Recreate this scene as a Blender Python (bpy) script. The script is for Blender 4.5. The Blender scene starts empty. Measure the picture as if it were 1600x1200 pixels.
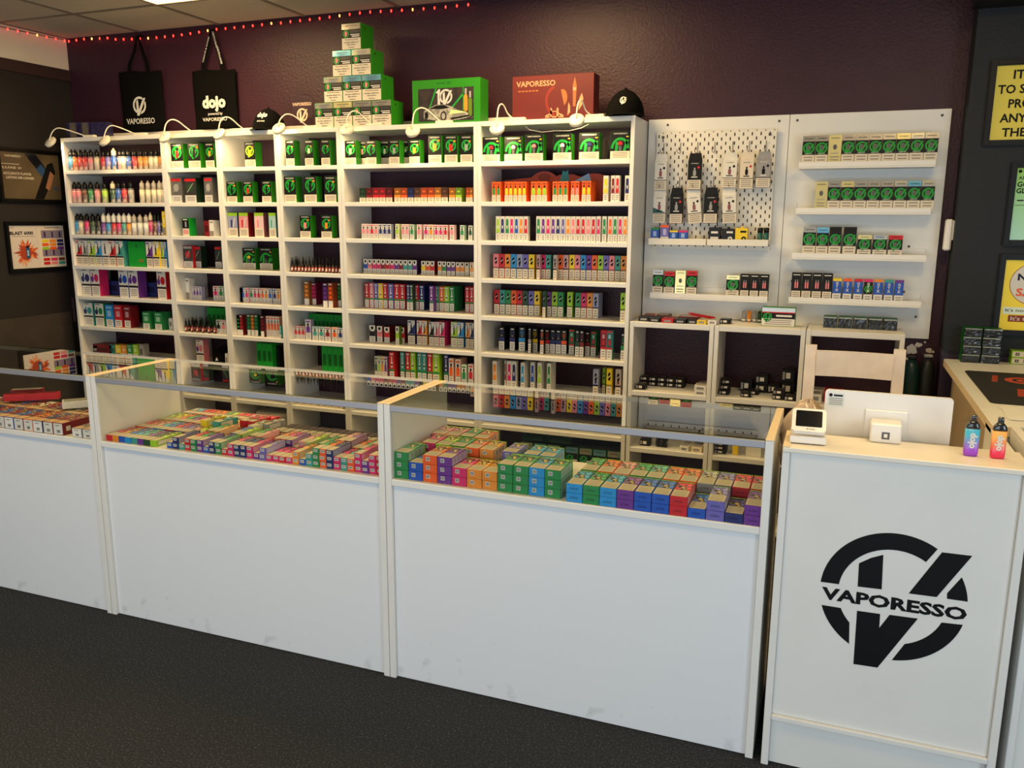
import bpy, math, random
from mathutils import Vector, Matrix, Euler
from mathutils.geometry import tessellate_polygon
random.seed(7)
S = bpy.context.scene
COL = S.collection
# ------------------------------------------------------------------ camera, light, exposure
cam_d = bpy.data.cameras.new('camera'); cam = bpy.data.objects.new('camera', cam_d); COL.objects.link(cam)
cam.location = (4.5306, -4.2428, 1.5422); cam.rotation_euler = (1.3765, -0.0054, 0.371)
cam_d.sensor_fit = 'HORIZONTAL'; cam_d.sensor_width = 36.0; cam_d.lens = 1304.22 / 1600 * 36.0
cam_d.clip_start = 0.05
S.camera = cam
S.view_settings.view_transform = 'Standard'; S.view_settings.look = 'None'
S.view_settings.gamma = 1.0; S.view_settings.use_curve_mapping = False
S.view_settings.exposure = -0.08
W = bpy.data.worlds.new('world'); S.world = W; W.use_nodes = True
W.node_tree.nodes['Background'].inputs[0].default_value = (0.95, 0.93, 0.90, 1)
W.node_tree.nodes['Background'].inputs[1].default_value = 0.20

def area_light(name, loc, rot, sx, sy, power, col, shape='RECTANGLE', parent=None, spread=math.pi):
    d = bpy.data.lights.new(name, 'AREA'); d.shape = shape; d.size = sx; d.size_y = sy; d.energy = power; d.color = col; d.spread = spread
    o = bpy.data.objects.new(name, d); o.location = loc; o.rotation_euler = rot; COL.objects.link(o)
    if parent: o.parent = parent
    return o
# daylight through the shop window behind the photographer
area_light('shop_window_light', (2.6, -5.7, 0.85), (math.radians(90), 0, 0), 5.6, 1.5, 78, (0.76, 0.89, 1.0))
# added cool area light for daylight from the till side
area_light('till_side_daylight', (6.9, -4.4, 1.25), (math.radians(90), 0, math.radians(62)), 1.6, 2.0, 58, (0.80, 0.91, 1.0))
CEIL = 2.665
# the ceiling's own lit panels (built below as ceiling_light)
PANELS = [(1.32, -0.78), (3.12, -0.78), (1.32, -3.18), (3.12, -3.18), (4.92, -1.98)]
for i, (x, y) in enumerate(PANELS):
    area_light('ceiling_panel_light', (x, y, CEIL - 0.02), (0, 0, 0), 0.56, 0.56, (27, 25, 14, 14, 16)[i], (1.0, 0.68, 0.31))

# ------------------------------------------------------------------ colours and materials
def lin(c):
    c = c / 255.0
    return c / 12.92 if c <= 0.04045 else ((c + 0.055) / 1.055) ** 2.4
MATS = {}
def mat(name, rgb, rough=0.5, metal=0.0, noise=0.0, nscale=30.0, bump=0.0, bscale=200.0, emit=0.0, coat=0.0, spec=0.5):
    if name in MATS: return MATS[name]
    m = bpy.data.materials.new(name); m.use_nodes = True; nt = m.node_tree; b = nt.nodes['Principled BSDF']
    c = tuple(lin(v) for v in rgb) + (1,)
    b.inputs['Base Color'].default_value = c; b.inputs['Roughness'].default_value = rough; b.inputs['Metallic'].default_value = metal
    b.inputs['Specular IOR Level'].default_value = spec
    if coat: b.inputs['Coat Weight'].default_value = coat; b.inputs['Coat Roughness'].default_value = 0.15
    if noise or bump:
        tc = nt.nodes.new('ShaderNodeTexCoord')
    if noise:
        n = nt.nodes.new('ShaderNodeTexNoise'); n.inputs['Scale'].default_value = nscale; n.inputs['Detail'].default_value = 4
        r = nt.nodes.new('ShaderNodeValToRGB'); r.color_ramp.elements[0].position = 0.3; r.color_ramp.elements[1].position = 0.75
        r.color_ramp.elements[0].color = tuple(v * (1 - noise) for v in c[:3]) + (1,); r.color_ramp.elements[1].color = tuple(min(1, v * (1 + noise)) for v in c[:3]) + (1,)
        nt.links.new(tc.outputs['Object'], n.inputs['Vector']); nt.links.new(n.outputs['Fac'], r.inputs['Fac']); nt.links.new(r.outputs['Color'], b.inputs['Base Color'])
    if bump:
        n2 = nt.nodes.new('ShaderNodeTexNoise'); n2.inputs['Scale'].default_value = bscale; n2.inputs['Detail'].default_value = 3
        bp = nt.nodes.new('ShaderNodeBump'); bp.inputs['Strength'].default_value = bump; bp.inputs['Distance'].default_value = 0.004
        nt.links.new(tc.outputs['Object'], n2.inputs['Vector']); nt.links.new(n2.outputs['Fac'], bp.inputs['Height']); nt.links.new(bp.outputs['Normal'], b.inputs['Normal'])
    if emit:
        b.inputs['Emission Color'].default_value = c; b.inputs['Emission Strength'].default_value = emit
    MATS[name] = m
    return m
PAL = {'R': ('red', (196, 32, 42)), 'r': ('dark red', (122, 26, 32)), 'O': ('orange', (232, 92, 30)), 'Y': ('yellow', (232, 200, 36)),
       'L': ('lime', (150, 196, 44)), 'G': ('green', (40, 132, 70)), 'g': ('dark green', (36, 70, 44)), 'F': ('bright green', (24, 150, 50)), 'T': ('teal', (62, 150, 142)),
       'C': ('sky blue', (40, 140, 205)), 'B': ('blue', (32, 82, 180)), 'N': ('navy', (36, 44, 104)), 'P': ('purple', (106, 50, 140)),
       'M': ('magenta', (208, 40, 104)), 'K': ('pink', (226, 128, 136)), 'W': ('white', (225, 222, 215)), 'k': ('black', (22, 20, 22)),
       'S': ('silver', (150, 148, 146)), 'E': ('cream', (226, 210, 176)), 'H': ('brown', (104, 62, 40)), 'V': ('lavender', (106, 98, 176)), 'A': ('amber', (224, 136, 44))}
def pc(ch):
    if ch.startswith('+'):   # lighter tint
        n, c = PAL[ch[1]]; return mat('card ' + n + ' light', tuple(int(v * .45 + 235 * .55) for v in c), 0.38)
    if ch.startswith('-'):
        n, c = PAL[ch[1]]; return mat('card ' + n + ' deep', tuple(int(v * .6) for v in c), 0.42, spec=0.3)
    n, c = PAL[ch]; return mat('card ' + n, c, 0.42, noise=0.08, nscale=60, spec=0.3)
def mixmat(name, cols, scale=26, rough=0.35, metal=0.0, stretch=(1, 1, 1)):
    """printed artwork: a few flat inks broken up by noise"""
    if name in MATS: return MATS[name]
    m = bpy.data.materials.new(name); m.use_nodes = True; nt = m.node_tree; b = nt.nodes['Principled BSDF']
    tc = nt.nodes.new('ShaderNodeTexCoord'); mp = nt.nodes.new('ShaderNodeMapping'); mp.inputs['Scale'].default_value = stretch
    n = nt.nodes.new('ShaderNodeTexNoise'); n.inputs['Scale'].default_value = scale; n.inputs['Detail'].default_value = 1.5
    r = nt.nodes.new('ShaderNodeValToRGB'); r.color_ramp.interpolation = 'LINEAR' if metal else 'CONSTANT'
    k = len(cols); e = r.color_ramp.elements
    while len(e) < k: e.new(0.5)
    for i, c in enumerate(cols):
        e[i].position = 0.30 + 0.42 * i / max(1, k - 1) if i else 0.0
        e[i].color = tuple(lin(v) for v in c) + (1,)
    nt.links.new(tc.outputs['Object'], mp.inputs['Vector']); nt.links.new(mp.outputs['Vector'], n.inputs['Vector'])
    nt.links.new(n.outputs['Fac'], r.inputs['Fac']); nt.links.new(r.outputs['Color'], b.inputs['Base Color'])
    b.inputs['Roughness'].default_value = rough; b.inputs['Metallic'].default_value = metal
    MATS[name] = m
    return m
M_white = mat('white melamine board', (226, 224, 218), 0.38, noise=0.025, nscale=5)
M_edge = mat('white board edging', (232, 229, 222), 0.34)
M_pine = mat('pale bare wood strip', (226, 206, 172), 0.45, noise=0.06, nscale=20)
M_alu = mat('brushed aluminium rail', (158, 158, 164), 0.42, metal=0.3)
M_black = mat('black card', (14, 12, 12), 0.5, spec=0.25)
M_cream = mat('cream warning print', (216, 204, 182), 0.45, spec=.3)
M_paper = mat('white print', (218, 214, 204), 0.45, spec=.3)
M_ink = mat('black ink', (12, 11, 12), 0.6, spec=0.2)
M_grey = mat('grey ink lines', (140, 130, 118), 0.5)
M_green = mat('green carton', (40, 126, 22), 0.42, spec=0.3)
M_greend = mat('emblem green', (30, 178, 88), 0.35)
M_holo = mixmat('holographic foil', [(120, 150, 200), (190, 190, 186), (214, 206, 170), (150, 200, 190), (200, 170, 180)], 14, 0.24, 0.7)
M_holoB = mixmat('blue holographic foil', [(70, 110, 210), (130, 200, 220), (190, 190, 200)], 14, 0.24, 0.7)
M_silver = mat('silver foil', (176, 170, 160), 0.26, metal=0.75)
M_gold_glare = mat('gold foil and painted glare', (240, 226, 160), 0.22, metal=0.55)  # gold foil bands, also lamp glare painted over some box fronts
M_cloth = mat('black cotton cloth', (11, 10, 9), 0.95, bump=0.3, bscale=900, spec=0.1)
M_plasticw = mat('white plastic', (232, 228, 220), 0.3)
M_plastick = mat('black plastic', (12, 12, 13), 0.35, spec=0.3)
def glass_mat(name, tint, rough=0.0, ior=1.5):
    if name in MATS: return MATS[name]
    m = bpy.data.materials.new(name); m.use_nodes = True; nt = m.node_tree; nt.nodes.clear()
    o = nt.nodes.new('ShaderNodeOutputMaterial'); t = nt.nodes.new('ShaderNodeBsdfTransparent'); g = nt.nodes.new('ShaderNodeBsdfGlossy')
    f = nt.nodes.new('ShaderNodeFresnel'); f.inputs['IOR'].default_value = ior; mx = nt.nodes.new('ShaderNodeMixShader')
    t.inputs[0].default_value = tint; g.inputs['Roughness'].default_value = rough; g.inputs[0].default_value = (1, 1, 1, 1)
    ge = nt.nodes.new('ShaderNodeNewGeometry'); inv = nt.nodes.new('ShaderNodeMath'); inv.operation = 'SUBTRACT'; inv.inputs[0].default_value = 1.6; mu = nt.nodes.new('ShaderNodeMath'); mu.operation = 'MULTIPLY'; mu.use_clamp = True
    bk = nt.nodes.new('ShaderNodeMath'); bk.operation = 'MULTIPLY'; bk.inputs[1].default_value = 1.6; nt.links.new(ge.outputs['Backfacing'], bk.inputs[0]); nt.links.new(bk.outputs[0], inv.inputs[1]); nt.links.new(f.outputs[0], mu.inputs[0]); nt.links.new(inv.outputs[0], mu.inputs[1])
    nt.links.new(mu.outputs[0], mx.inputs[0]); nt.links.new(t.outputs[0], mx.inputs[1]); nt.links.new(g.outputs[0], mx.inputs[2]); nt.links.new(mx.outputs[0], o.inputs[0])
    MATS[name] = m
    return m
M_glass = glass_mat('clear pane', (0.975, 0.985, 0.97, 1))
M_glassg = glass_mat('greenish glass top', (0.85, 0.875, 0.79, 1), 0.0, 1.52)
M_acryl = glass_mat('clear acrylic', (0.93, 0.90, 0.90, 1), 0.03)
M_cello = glass_mat('cellophane wrap', (0.66, 0.72, 0.68, 1), 0.22, 1.45)

# ------------------------------------------------------------------ mesh builder
_tc = {}
def text_mesh(s, bold):
    k = (s, bold)
    if k in _tc: return _tc[k]
    cu = bpy.data.curves.new('t', 'FONT'); cu.body = s; cu.size = 1.0; cu.resolution_u = 2; cu.offset = bold; cu.space_line = 0.95
    cu.align_x = 'CENTER'
    o = bpy.data.objects.new('t', cu); COL.objects.link(o)
    me = bpy.data.meshes.new_from_object(o.evaluated_get(bpy.context.evaluated_depsgraph_get()))
    vs = [v.co.copy() for v in me.vertices]; fs = [tuple(p.vertices) for p in me.polygons]
    bpy.data.objects.remove(o); bpy.data.curves.remove(cu); bpy.data.meshes.remove(me)
    x0 = min(v.x for v in vs); x1 = max(v.x for v in vs); y0 = min(v.y for v in vs); y1 = max(v.y for v in vs)
    vs = [((v.x - (x0 + x1) / 2) / (x1 - x0), (v.y - y0) / (y1 - y0) - .5) for v in vs]
    _tc[k] = (vs, fs, (x1 - x0) / (y1 - y0))
    return _tc[k]
class MB:
    def __init__(s): s.v = []; s.f = []; s.m = []; s.sm = []; s.ms = []
    def mi(s, m):
        if m not in s.ms: s.ms.append(m)
        return s.ms.index(m)
    def add(s, vs, fs, m, smooth=False):
        b = len(s.v); s.v += [tuple(v) for v in vs]; k = s.mi(m)
        for f in fs: s.f.append(tuple(b + i for i in f)); s.m.append(k); s.sm.append(smooth)
        return s
    def box(s, x0, x1, y0, y1, z0, z1, m):
        vs = [(x0, y0, z0), (x1, y0, z0), (x1, y1, z0), (x0, y1, z0), (x0, y0, z1), (x1, y0, z1), (x1, y1, z1), (x0, y1, z1)]
        return s.add(vs, [(0, 3, 2, 1), (4, 5, 6, 7), (0, 1, 5, 4), (1, 2, 6, 5), (2, 3, 7, 6), (3, 0, 4, 7)], m)
    def cbox(s, x0, x1, y0, y1, z0, z1, m, c=0.002):
        c = min(c, (x1 - x0) / 3, (y1 - y0) / 3, (z1 - z0) / 3)
        X = (x0, x1); Y = (y0, y1); Z = (z0, z1); vs = []; idx = {}
        for i in (0, 1):
            for j in (0, 1):
                for k in (0, 1):
                    dx = c if i == 0 else -c; dy = c if j == 0 else -c; dz = c if k == 0 else -c
                    for a, p in enumerate(((X[i], Y[j] + dy, Z[k] + dz), (X[i] + dx, Y[j], Z[k] + dz), (X[i] + dx, Y[j] + dy, Z[k]))):
                        idx[(i, j, k, a)] = len(vs); vs.append(p)
        F = []
        for i in (0, 1):
            F.append([idx[(i, 0, 0, 0)], idx[(i, 1, 0, 0)], idx[(i, 1, 1, 0)], idx[(i, 0, 1, 0)]])
            F.append([idx[(0, i, 0, 1)], idx[(1, i, 0, 1)], idx[(1, i, 1, 1)], idx[(0, i, 1, 1)]])
            F.append([idx[(0, 0, i, 2)], idx[(1, 0, i, 2)], idx[(1, 1, i, 2)], idx[(0, 1, i, 2)]])
            for k in (0, 1):
                F.append([idx[(i, k, 0, 0)], idx[(i, k, 1, 0)], idx[(i, k, 1, 1)], idx[(i, k, 0, 1)]])
                F.append([idx[(i, 0, k, 0)], idx[(i, 1, k, 0)], idx[(i, 1, k, 2)], idx[(i, 0, k, 2)]])
                F.append([idx[(0, i, k, 1)], idx[(1, i, k, 1)], idx[(1, i, k, 2)], idx[(0, i, k, 2)]])
        for i in (0, 1):
            for j in (0, 1):
                for k in (0, 1): F.append([idx[(i, j, k, a)] for a in range(3)])
        cx, cy, cz = (x0 + x1) / 2, (y0 + y1) / 2, (z0 + z1) / 2; C = Vector((cx, cy, cz)); out = []
        for f in F:
            p = [Vector(vs[q]) for q in f]; n = (p[1] - p[0]).cross(p[2] - p[0]); ctr = sum(p, Vector()) / len(p)
            out.append(tuple(f) if n.dot(ctr - C) > 0 else tuple(reversed(f)))
        return s.add(vs, out, m)
    def fr(s, x0, x1, z0, z1, y, m): return s.add([(x0, y, z0), (x1, y, z0), (x1, y, z1), (x0, y, z1)], [(0, 1, 2, 3)], m)
    def tr(s, x0, x1, y0, y1, z, m): return s.add([(x0, y0, z), (x1, y0, z), (x1, y1, z), (x0, y1, z)], [(0, 1, 2, 3)], m)
    def sd(s, x, y0, y1, z0, z1, m): return s.add([(x, y0, z0), (x, y1, z0), (x, y1, z1), (x, y0, z1)], [(0, 1, 2, 3)], m)
    def poly(s, pts, m, fn=None):
        """flat polygon given as 2D points on the front plane; fn maps (u,v) to 3D"""
        fn = fn or (lambda u, v: (u, 0, v))
        tri = tessellate_polygon([[Vector((p[0], p[1], 0)) for p in pts]]); fs = []
        for t in tri:
            a, b, c = (pts[i] for i in t)
            fs.append(tuple(t) if (b[0] - a[0]) * (c[1] - a[1]) - (b[1] - a[1]) * (c[0] - a[0]) > 0 else tuple(reversed(t)))
        return s.add([fn(*p) for p in pts], fs, m)
    def slab(s, pts, m, y0, y1):
        """polygon in x,z extruded from y0 (front) to y1 (back)"""
        n = len(pts); tri = tessellate_polygon([[Vector((p[0], p[1], 0)) for p in pts]])
        ar = sum(pts[i][0] * pts[(i + 1) % n][1] - pts[(i + 1) % n][0] * pts[i][1] for i in range(n))
        vs = [(p[0], y0, p[1]) for p in pts] + [(p[0], y1, p[1]) for p in pts]; fs = []
        for t in tri:
            a, b, c = (pts[i] for i in t)
            t = tuple(t) if (b[0] - a[0]) * (c[1] - a[1]) - (b[1] - a[1]) * (c[0] - a[0]) > 0 else tuple(reversed(t))
            fs.append(t); fs.append(tuple(i + n for i in reversed(t)))
        for i in range(n):
            j = (i + 1) % n; q = (i, i + n, j + n, j); fs.append(q if ar > 0 else tuple(reversed(q)))
        return s.add(vs, fs, m)
    def lathe(s, prof, m, n=16, cx=0, cy=0, smooth=True, M=None, sq=None):
        b = []; vs = []; fs = []
        for r, z in prof:
            for i in range(n):
                a = 2 * math.pi * i / n; p = Vector((cx + r * math.cos(a), cy + r * math.sin(a), z)); vs.append(M @ p if M else p)
        for k in range(len(prof) - 1):
            for i in range(n):
                j = (i + 1) % n; fs.append((k * n + i, k * n + j, (k + 1) * n + j, (k + 1) * n + i))
        if prof[0][0] > 1e-5: fs.append(tuple(reversed(range(n))))
        if prof[-1][0] > 1e-5: fs.append(tuple((len(prof) - 1) * n + i for i in range(n)))
        return s.add(vs, fs, m, smooth)
    def tube(s, pts, r, m, n=8):
        pts = [Vector(p) for p in pts]; vs = []; fs = []; up = Vector((0, 0, 1)); prev = None
        for k, p in enumerate(pts):
            t = (pts[min(k + 1, len(pts) - 1)] - pts[max(k - 1, 0)]).normalized()
            if prev is None:
                a = t.cross(up); a = a.normalized() if a.length > 1e-3 else Vector((1, 0, 0))
            else:
                a = (prev - t * prev.dot(t)).normalized()
            prev = a; b = t.cross(a)
            rr = r[k] if isinstance(r, (list, tuple)) else r
            for i in range(n):
                an = 2 * math.pi * i / n; vs.append(p + a * rr * math.cos(an) + b * rr * math.sin(an))
        for k in range(len(pts) - 1):
            for i in range(n):
                j = (i + 1) % n; fs.append((k * n + i, k * n + j, (k + 1) * n + j, (k + 1) * n + i))
        fs.append(tuple(reversed(range(n)))); fs.append(tuple((len(pts) - 1) * n + i for i in range(n)))
        return s.add(vs, fs, m, True)
    def text(s, st, xc, zc, m, fn, w=None, h=None, bold=0.02, rot=0.0):
        vs, fs, asp = text_mesh(st, bold)
        if w is None: w = h * asp
        if h is None: h = w / asp
        ca, sa = math.cos(rot), math.sin(rot); out = []
        for u, v in vs:
            a, b = u * w, v * h; out.append(fn(xc + a * ca - b * sa, zc + a * sa + b * ca))
        return s.add(out, fs, m)
    def build(s, name, parent=None, loc=(0, 0, 0), rot=(0, 0, 0), mesh=None):
        me = mesh or s.mesh(name)
        o = bpy.data.objects.new(name, me); COL.objects.link(o); o.location = loc; o.rotation_euler = rot
        if parent: o.parent = parent
        return o
    def mesh(s, name='m'):
        me = bpy.data.meshes.new(name); me.from_pydata(s.v, [], s.f)
        for m in s.ms: me.materials.append(m)
        me.polygons.foreach_set('material_index', s.m); me.polygons.foreach_set('use_smooth', s.sm); me.update()
        return me
def F0(y): return lambda u, v: (u, y, v)
def tag(o, label=None, cat=None, group=None, kind=None):
    if label: o['label'] = label
    if cat: o['category'] = cat
    if group: o['group'] = group
    if kind: o['kind'] = kind
    return o
def empty(name, loc=(0, 0, 0), rot=(0, 0, 0)):
    o = bpy.data.objects.new(name, None); o.empty_display_size = 0.05; COL.objects.link(o); o.location = loc; o.rotation_euler = rot
    return o
def obox(name, x0, x1, y0, y1, z0, z1, m, parent=None, c=0.0015):
    return MB().cbox(x0, x1, y0, y1, z0, z1, m, c).build(name, parent)
# emblem: ring and V strokes in units of the ring's radius
def arc(r, a0, a1, n):
    return [(r * math.cos(math.radians(a0 + (a1 - a0) * i / n)), r * math.sin(math.radians(a0 + (a1 - a0) * i / n))) for i in range(n + 1)]
EMB_BAND = [arc(1, 57.5, 175.5, 26) + arc(.742, 173.6, 57, 22), [(.883, .467)] + arc(1, 27.5, 6.3, 5) + [(.726, .108), (.72, .192)],
            arc(1, 197, 238.6, 10) + arc(.742, 223, 203.3, 6), arc(1, 275, 345.2, 18) + arc(.742, 338.6, 288.7, 12),
            [(-.485, .461), (-.33, .57), (-.166, .646), (-.143, .102), (-.474, .091)], [(.597, .803), (.984, .809), (.591, .11), (.221, .102)],
            [(-.452, -.296), (-.132, -.29), (-.126, -.515), (-.003, -.279), (.378, -.268), (-.098, -1.16), (-.435, -1.171)]]
EMB = [arc(1, 57.5, 238.6, 22) + arc(.742, 234, 57, 20), arc(1, 275, 387.5, 14) + arc(.742, 375, 288.7, 10),
       [(-.485, .461), (-.166, .646), (-.126, -.515), (.597, .803), (.984, .809), (-.098, -1.16), (-.435, -1.171)]]
EMB_LOW = [arc(1, 57.5, 238.6, 9) + arc(.72, 234, 57, 8), arc(1, 275, 387.5, 6) + arc(.72, 375, 288.7, 5), EMB[2]]
def emblem(b, xc, zc, r, m, fn, polys=EMB_LOW, sx=1.0):
    for p in polys: b.poly([(xc + u * r * sx, zc + v * r) for u, v in p], m, fn)
# ------------------------------------------------------------------ the room
def struct(name, b, parent=None): return tag(b.build(name, parent), kind='structure')
M_purple = mat('dark purple textured paint', (56, 28, 40), 0.45, bump=0.6, bscale=75, noise=0.08, nscale=8, spec=0.3)
M_blackwall = mat('black textured paint', (30, 33, 36), 0.6, bump=0.4, bscale=70, spec=0.3)
M_leftwall = mat('brown black paint', (30, 24, 22), 0.7, bump=0.3, bscale=40)
M_leftlow = mat('worn dark plaster', (58, 50, 44), 0.8, noise=0.25, nscale=9, bump=0.5, bscale=30)
M_upper = mat('off-white painted plaster', (232, 220, 196), 0.7, noise=0.05, nscale=3)
M_tile = mat('ceiling tile', (178, 168, 150), 0.85, bump=0.35, bscale=260, noise=0.04, nscale=60)
M_grid = mat('ceiling grid', (120, 108, 92), 0.5)
def carpet():
    m = bpy.data.materials.new('charcoal cord carpet'); m.use_nodes = True; nt = m.node_tree; b = nt.nodes['Principled BSDF']
    tc = nt.nodes.new('ShaderNodeTexCoord'); L = nt.links.new
    n = nt.nodes.new('ShaderNodeTexNoise'); n.inputs['Scale'].default_value = 150; n.inputs['Detail'].default_value = 6; n.inputs['Roughness'].default_value = 0.75
    r = nt.nodes.new('ShaderNodeValToRGB'); e = r.color_ramp.elements
    e[0].position = 0.40; e[0].color = (0.007, 0.0078, 0.0092, 1); e[1].position = 0.68; e[1].color = (0.15, 0.158, 0.175, 1); q = e.new(0.55); q.color = (0.016, 0.0178, 0.021, 1)
    n2 = nt.nodes.new('ShaderNodeTexNoise'); n2.inputs['Scale'].default_value = 3.0; n2.inputs['Detail'].default_value = 5
    mx = nt.nodes.new('ShaderNodeMix'); mx.data_type = 'RGBA'; mx.blend_type = 'MULTIPLY'; mx.inputs[0].default_value = 0.25
    L(tc.outputs['Object'], n.inputs['Vector']); L(tc.outputs['Object'], n2.inputs['Vector']); L(n.outputs['Fac'], r.inputs['Fac'])
    L(r.outputs['Color'], mx.inputs[6]); L(n2.outputs['Fac'], mx.inputs[7]); L(mx.outputs[2], b.inputs['Base Color'])
    bp = nt.nodes.new('ShaderNodeBump'); bp.inputs['Strength'].default_value = 0.7; bp.inputs['Distance'].default_value = 0.004
    L(n.outputs['Fac'], bp.inputs['Height']); L(bp.outputs['Normal'], b.inputs['Normal']); b.inputs['Roughness'].default_value = 0.95
    return m
XL, XR, YF = -0.19, 7.2, -7.6
struct('floor', MB().box(XL - .1, XR, YF, .1, -.05, 0, carpet()))
struct('wall_back', MB().box(XL - .1, 4.985, 0, .1, 0, 2.80, M_purple))
wl = struct('wall_left', MB().box(XL - .1, XL, YF, 0, 0.0, 2.47, M_leftwall))
struct('wall_left_upper', MB().box(XL - .1, XL + .004, YF, 0, 2.47, 2.80, M_upper))
struct('trim_1', MB().box(XL, XL + .012, YF, -.0, 2.40, 2.468, mat('dark maroon picture rail', (52, 32, 30), 0.6)))
struct('trim_2', MB().box(XL, XL + .006, YF, -.16, 0.0, 0.93, M_leftlow))
struct('trim_3', MB().cbox(XL, XL + .02, -.15, -.002, 0.86, 1.02, mat('plum box cover', (50, 32, 40), 0.5)))
b = MB(); b.box(4.985, XR, -.145, .1, 0.985, 2.80, M_blackwall)
struct('wall_right', b)
struct('wall_right_lower', MB().box(4.985, XR, -.125, .1, 0, 0.985, mat('dark plum lower wall', (52, 38, 62), 0.5, bump=.4, bscale=70)))
struct('beam_right', MB().box(4.96, XR, -.34, -.145, 2.40, 2.80, mat('black beam', (18, 18, 18), 0.5)))
struct('wall_side', MB().box(XR, XR + .1, YF, 0, 0, 2.8, M_blackwall))
# ceiling of separate tiles in a lay-in grid
cl = struct('ceiling', MB().box(XL - .1, XR, YF, .1, CEIL + .02, CEIL + .06, M_grid))
tile_me = MB().cbox(-.29, .29, -.29, .29, CEIL - .002, CEIL + .018, M_tile, .004).mesh('ceiling_tile')
xs = [-.18 + .6 * 0 + .6 * i for i in range(13)]
lit = {(round(x, 2), round(y, 2)) for x, y in PANELS}
light_me = None
nt_ = 0
for i in range(12):
    for j in range(13):
        cx, cy = 0.12 + .6 * i, -.18 - .6 * j
        if (round(cx, 2), round(cy, 2)) in lit: continue
        x0, x1, y0, y1 = max(cx - .296, XL), min(cx + .296, XR), cy - .296, min(cy + .296, -.001)
        t = MB().box(x0, x1, y0, y1, CEIL - .002, CEIL + .018, M_tile).build('ceiling_tile', cl); nt_ += 1
gb = MB()
for i in range(13): gb.box(-.18 + .6 * i - .012, -.18 + .6 * i + .012, YF, 0, CEIL - .006, CEIL + .019, M_grid)
for j in range(14): gb.box(XL, XR, .12 - .6 * j - .012, .12 - .6 * j + .012, CEIL - .0055, CEIL + .019, M_grid)
gb.build('ceiling_grid', cl)['kind'] = 'stuff'
M_lit = mat('lit diffuser', (255, 226, 160), 0.5, emit=7.0)
for i, (x, y) in enumerate(PANELS):
    e = empty('ceiling_light', (x, y, CEIL))
    nm = ['above the tote bags', 'above the sixth bookcase', 'over the floor by the left glass case', 'over the floor before the till', 'over the till counter'][i]
    tag(e, 'square recessed ceiling light panel glowing warm ' + nm, 'light', 'ceiling light panels')
    MB().box(-.285, .285, -.285, .285, -.004, .012, M_lit).build('diffuser', e)
    fb = MB()
    for s_ in (-1, 1): fb.box(s_ * .291 - .006, s_ * .291 + .006, -.297, .297, -.008, .012, M_grid); fb.box(-.285, .285, s_ * .291 - .006, s_ * .291 + .006, -.008, .012, M_grid)
    fb.build('frame', e)
# string of red fairy lights along the ceiling edge
fe = empty('fairy_light_string', (0, 0, 0)); tag(fe, 'string of small red fairy lights along the ceiling edge over the bags', 'string lights')
def lz(x, y): return CEIL - .018 - .012 * abs(math.sin(3.1 * x + 2 * y)) - .02 * (1 if .2 < x < 1.5 else 0) * abs(math.sin(2.2 * x))
pts = [(XL + .03, -2.2 + .06 * i, lz(0, -2.2 + .06 * i)) for i in range(37)] + [(XL + .05 + .07 * i, -.03, lz(XL + .07 * i, 0)) for i in range(41)]
MB().tube(pts, .0022, mat('dark green wire', (18, 26, 20), .5), 5).build('wire', fe)
M_bulb = mat('red glowing bulb', (255, 40, 30), .3, emit=9); M_bulb2 = mat('warm glowing bulb', (255, 130, 60), .3, emit=9)
bme = [MB().lathe([(.0005, -.009), (.0042, -.004), (.0042, .002), (.002, .006)], q, 6).mesh('bulb') for q in (M_bulb, M_bulb2)]
k = 0
for a in range(33): 
    y = -2.15 + .066 * a; MB().build('bulb', fe, (XL + .032, y, lz(0, y) - .004), mesh=bme[1 if a % 5 > 3 else 0])
for a in range(44):
    x = XL + .06 + .0645 * a; MB().build('bulb', fe, (x, -.032, lz(x, 0) - .004), mesh=bme[1 if a % 7 == 3 else 0])

# ------------------------------------------------------------------ white bookcases
ORD = 'first second third fourth fifth sixth seventh eighth ninth tenth eleventh twelfth thirteenth fourteenth fifteenth sixteenth seventeenth eighteenth nineteenth twentieth'.split()
ORD += ['twenty-' + o for o in ORD[:9]] + ['thirtieth'] + ['thirty-' + o for o in ORD[:9]] + ['fortieth'] + ['forty-' + o for o in ORD[:9]]
SZ = {1: 1.825, 2: 1.63, 3: 1.437, 4: 1.245, 5: 1.052, 6: .860, 7: .668, 8: .476, 9: .284, 10: .09}
BAYX = [0, .8, 1.2, 1.6, 2.0, 2.8, 3.6]
NEARB = ['below the first tote bag', 'narrow, below the second tote bag', 'narrow, below the printed cap', 'narrow, below the acrylic plaque', 'below the green gift box', 'below the red gift box']
for i in range(6):
    x0, x1 = BAYX[i] + .0005, BAYX[i + 1] - .0005
    e = empty('bookcase', ((x0 + x1) / 2, -.14, 0)); hw = (x1 - x0) / 2
    tag(e, 'tall white open bookcase full of boxes, ' + NEARB[i], 'bookcase', 'tall white bookcases along the purple wall')
    P_ = lambda n, a, bb, z0, z1, y0=-.14, y1=.138, m=M_white: MB().cbox(a, bb, y0, y1, z0, z1, m, .0015).build(n, e)
    P_('side_panel', -hw, -hw + .02, 0, 2.02); P_('side_panel', hw - .02, hw, 0, 2.02)
    P_('top_panel', -hw + .0202, hw - .0202, 1.996, 2.02)
    for z in SZ.values(): P_('shelf', -hw + .0202, hw - .0202, z - .022, z)
    P_('plinth', -hw + .0202, hw - .0202, 0, .066, -.12, -.10)
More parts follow.
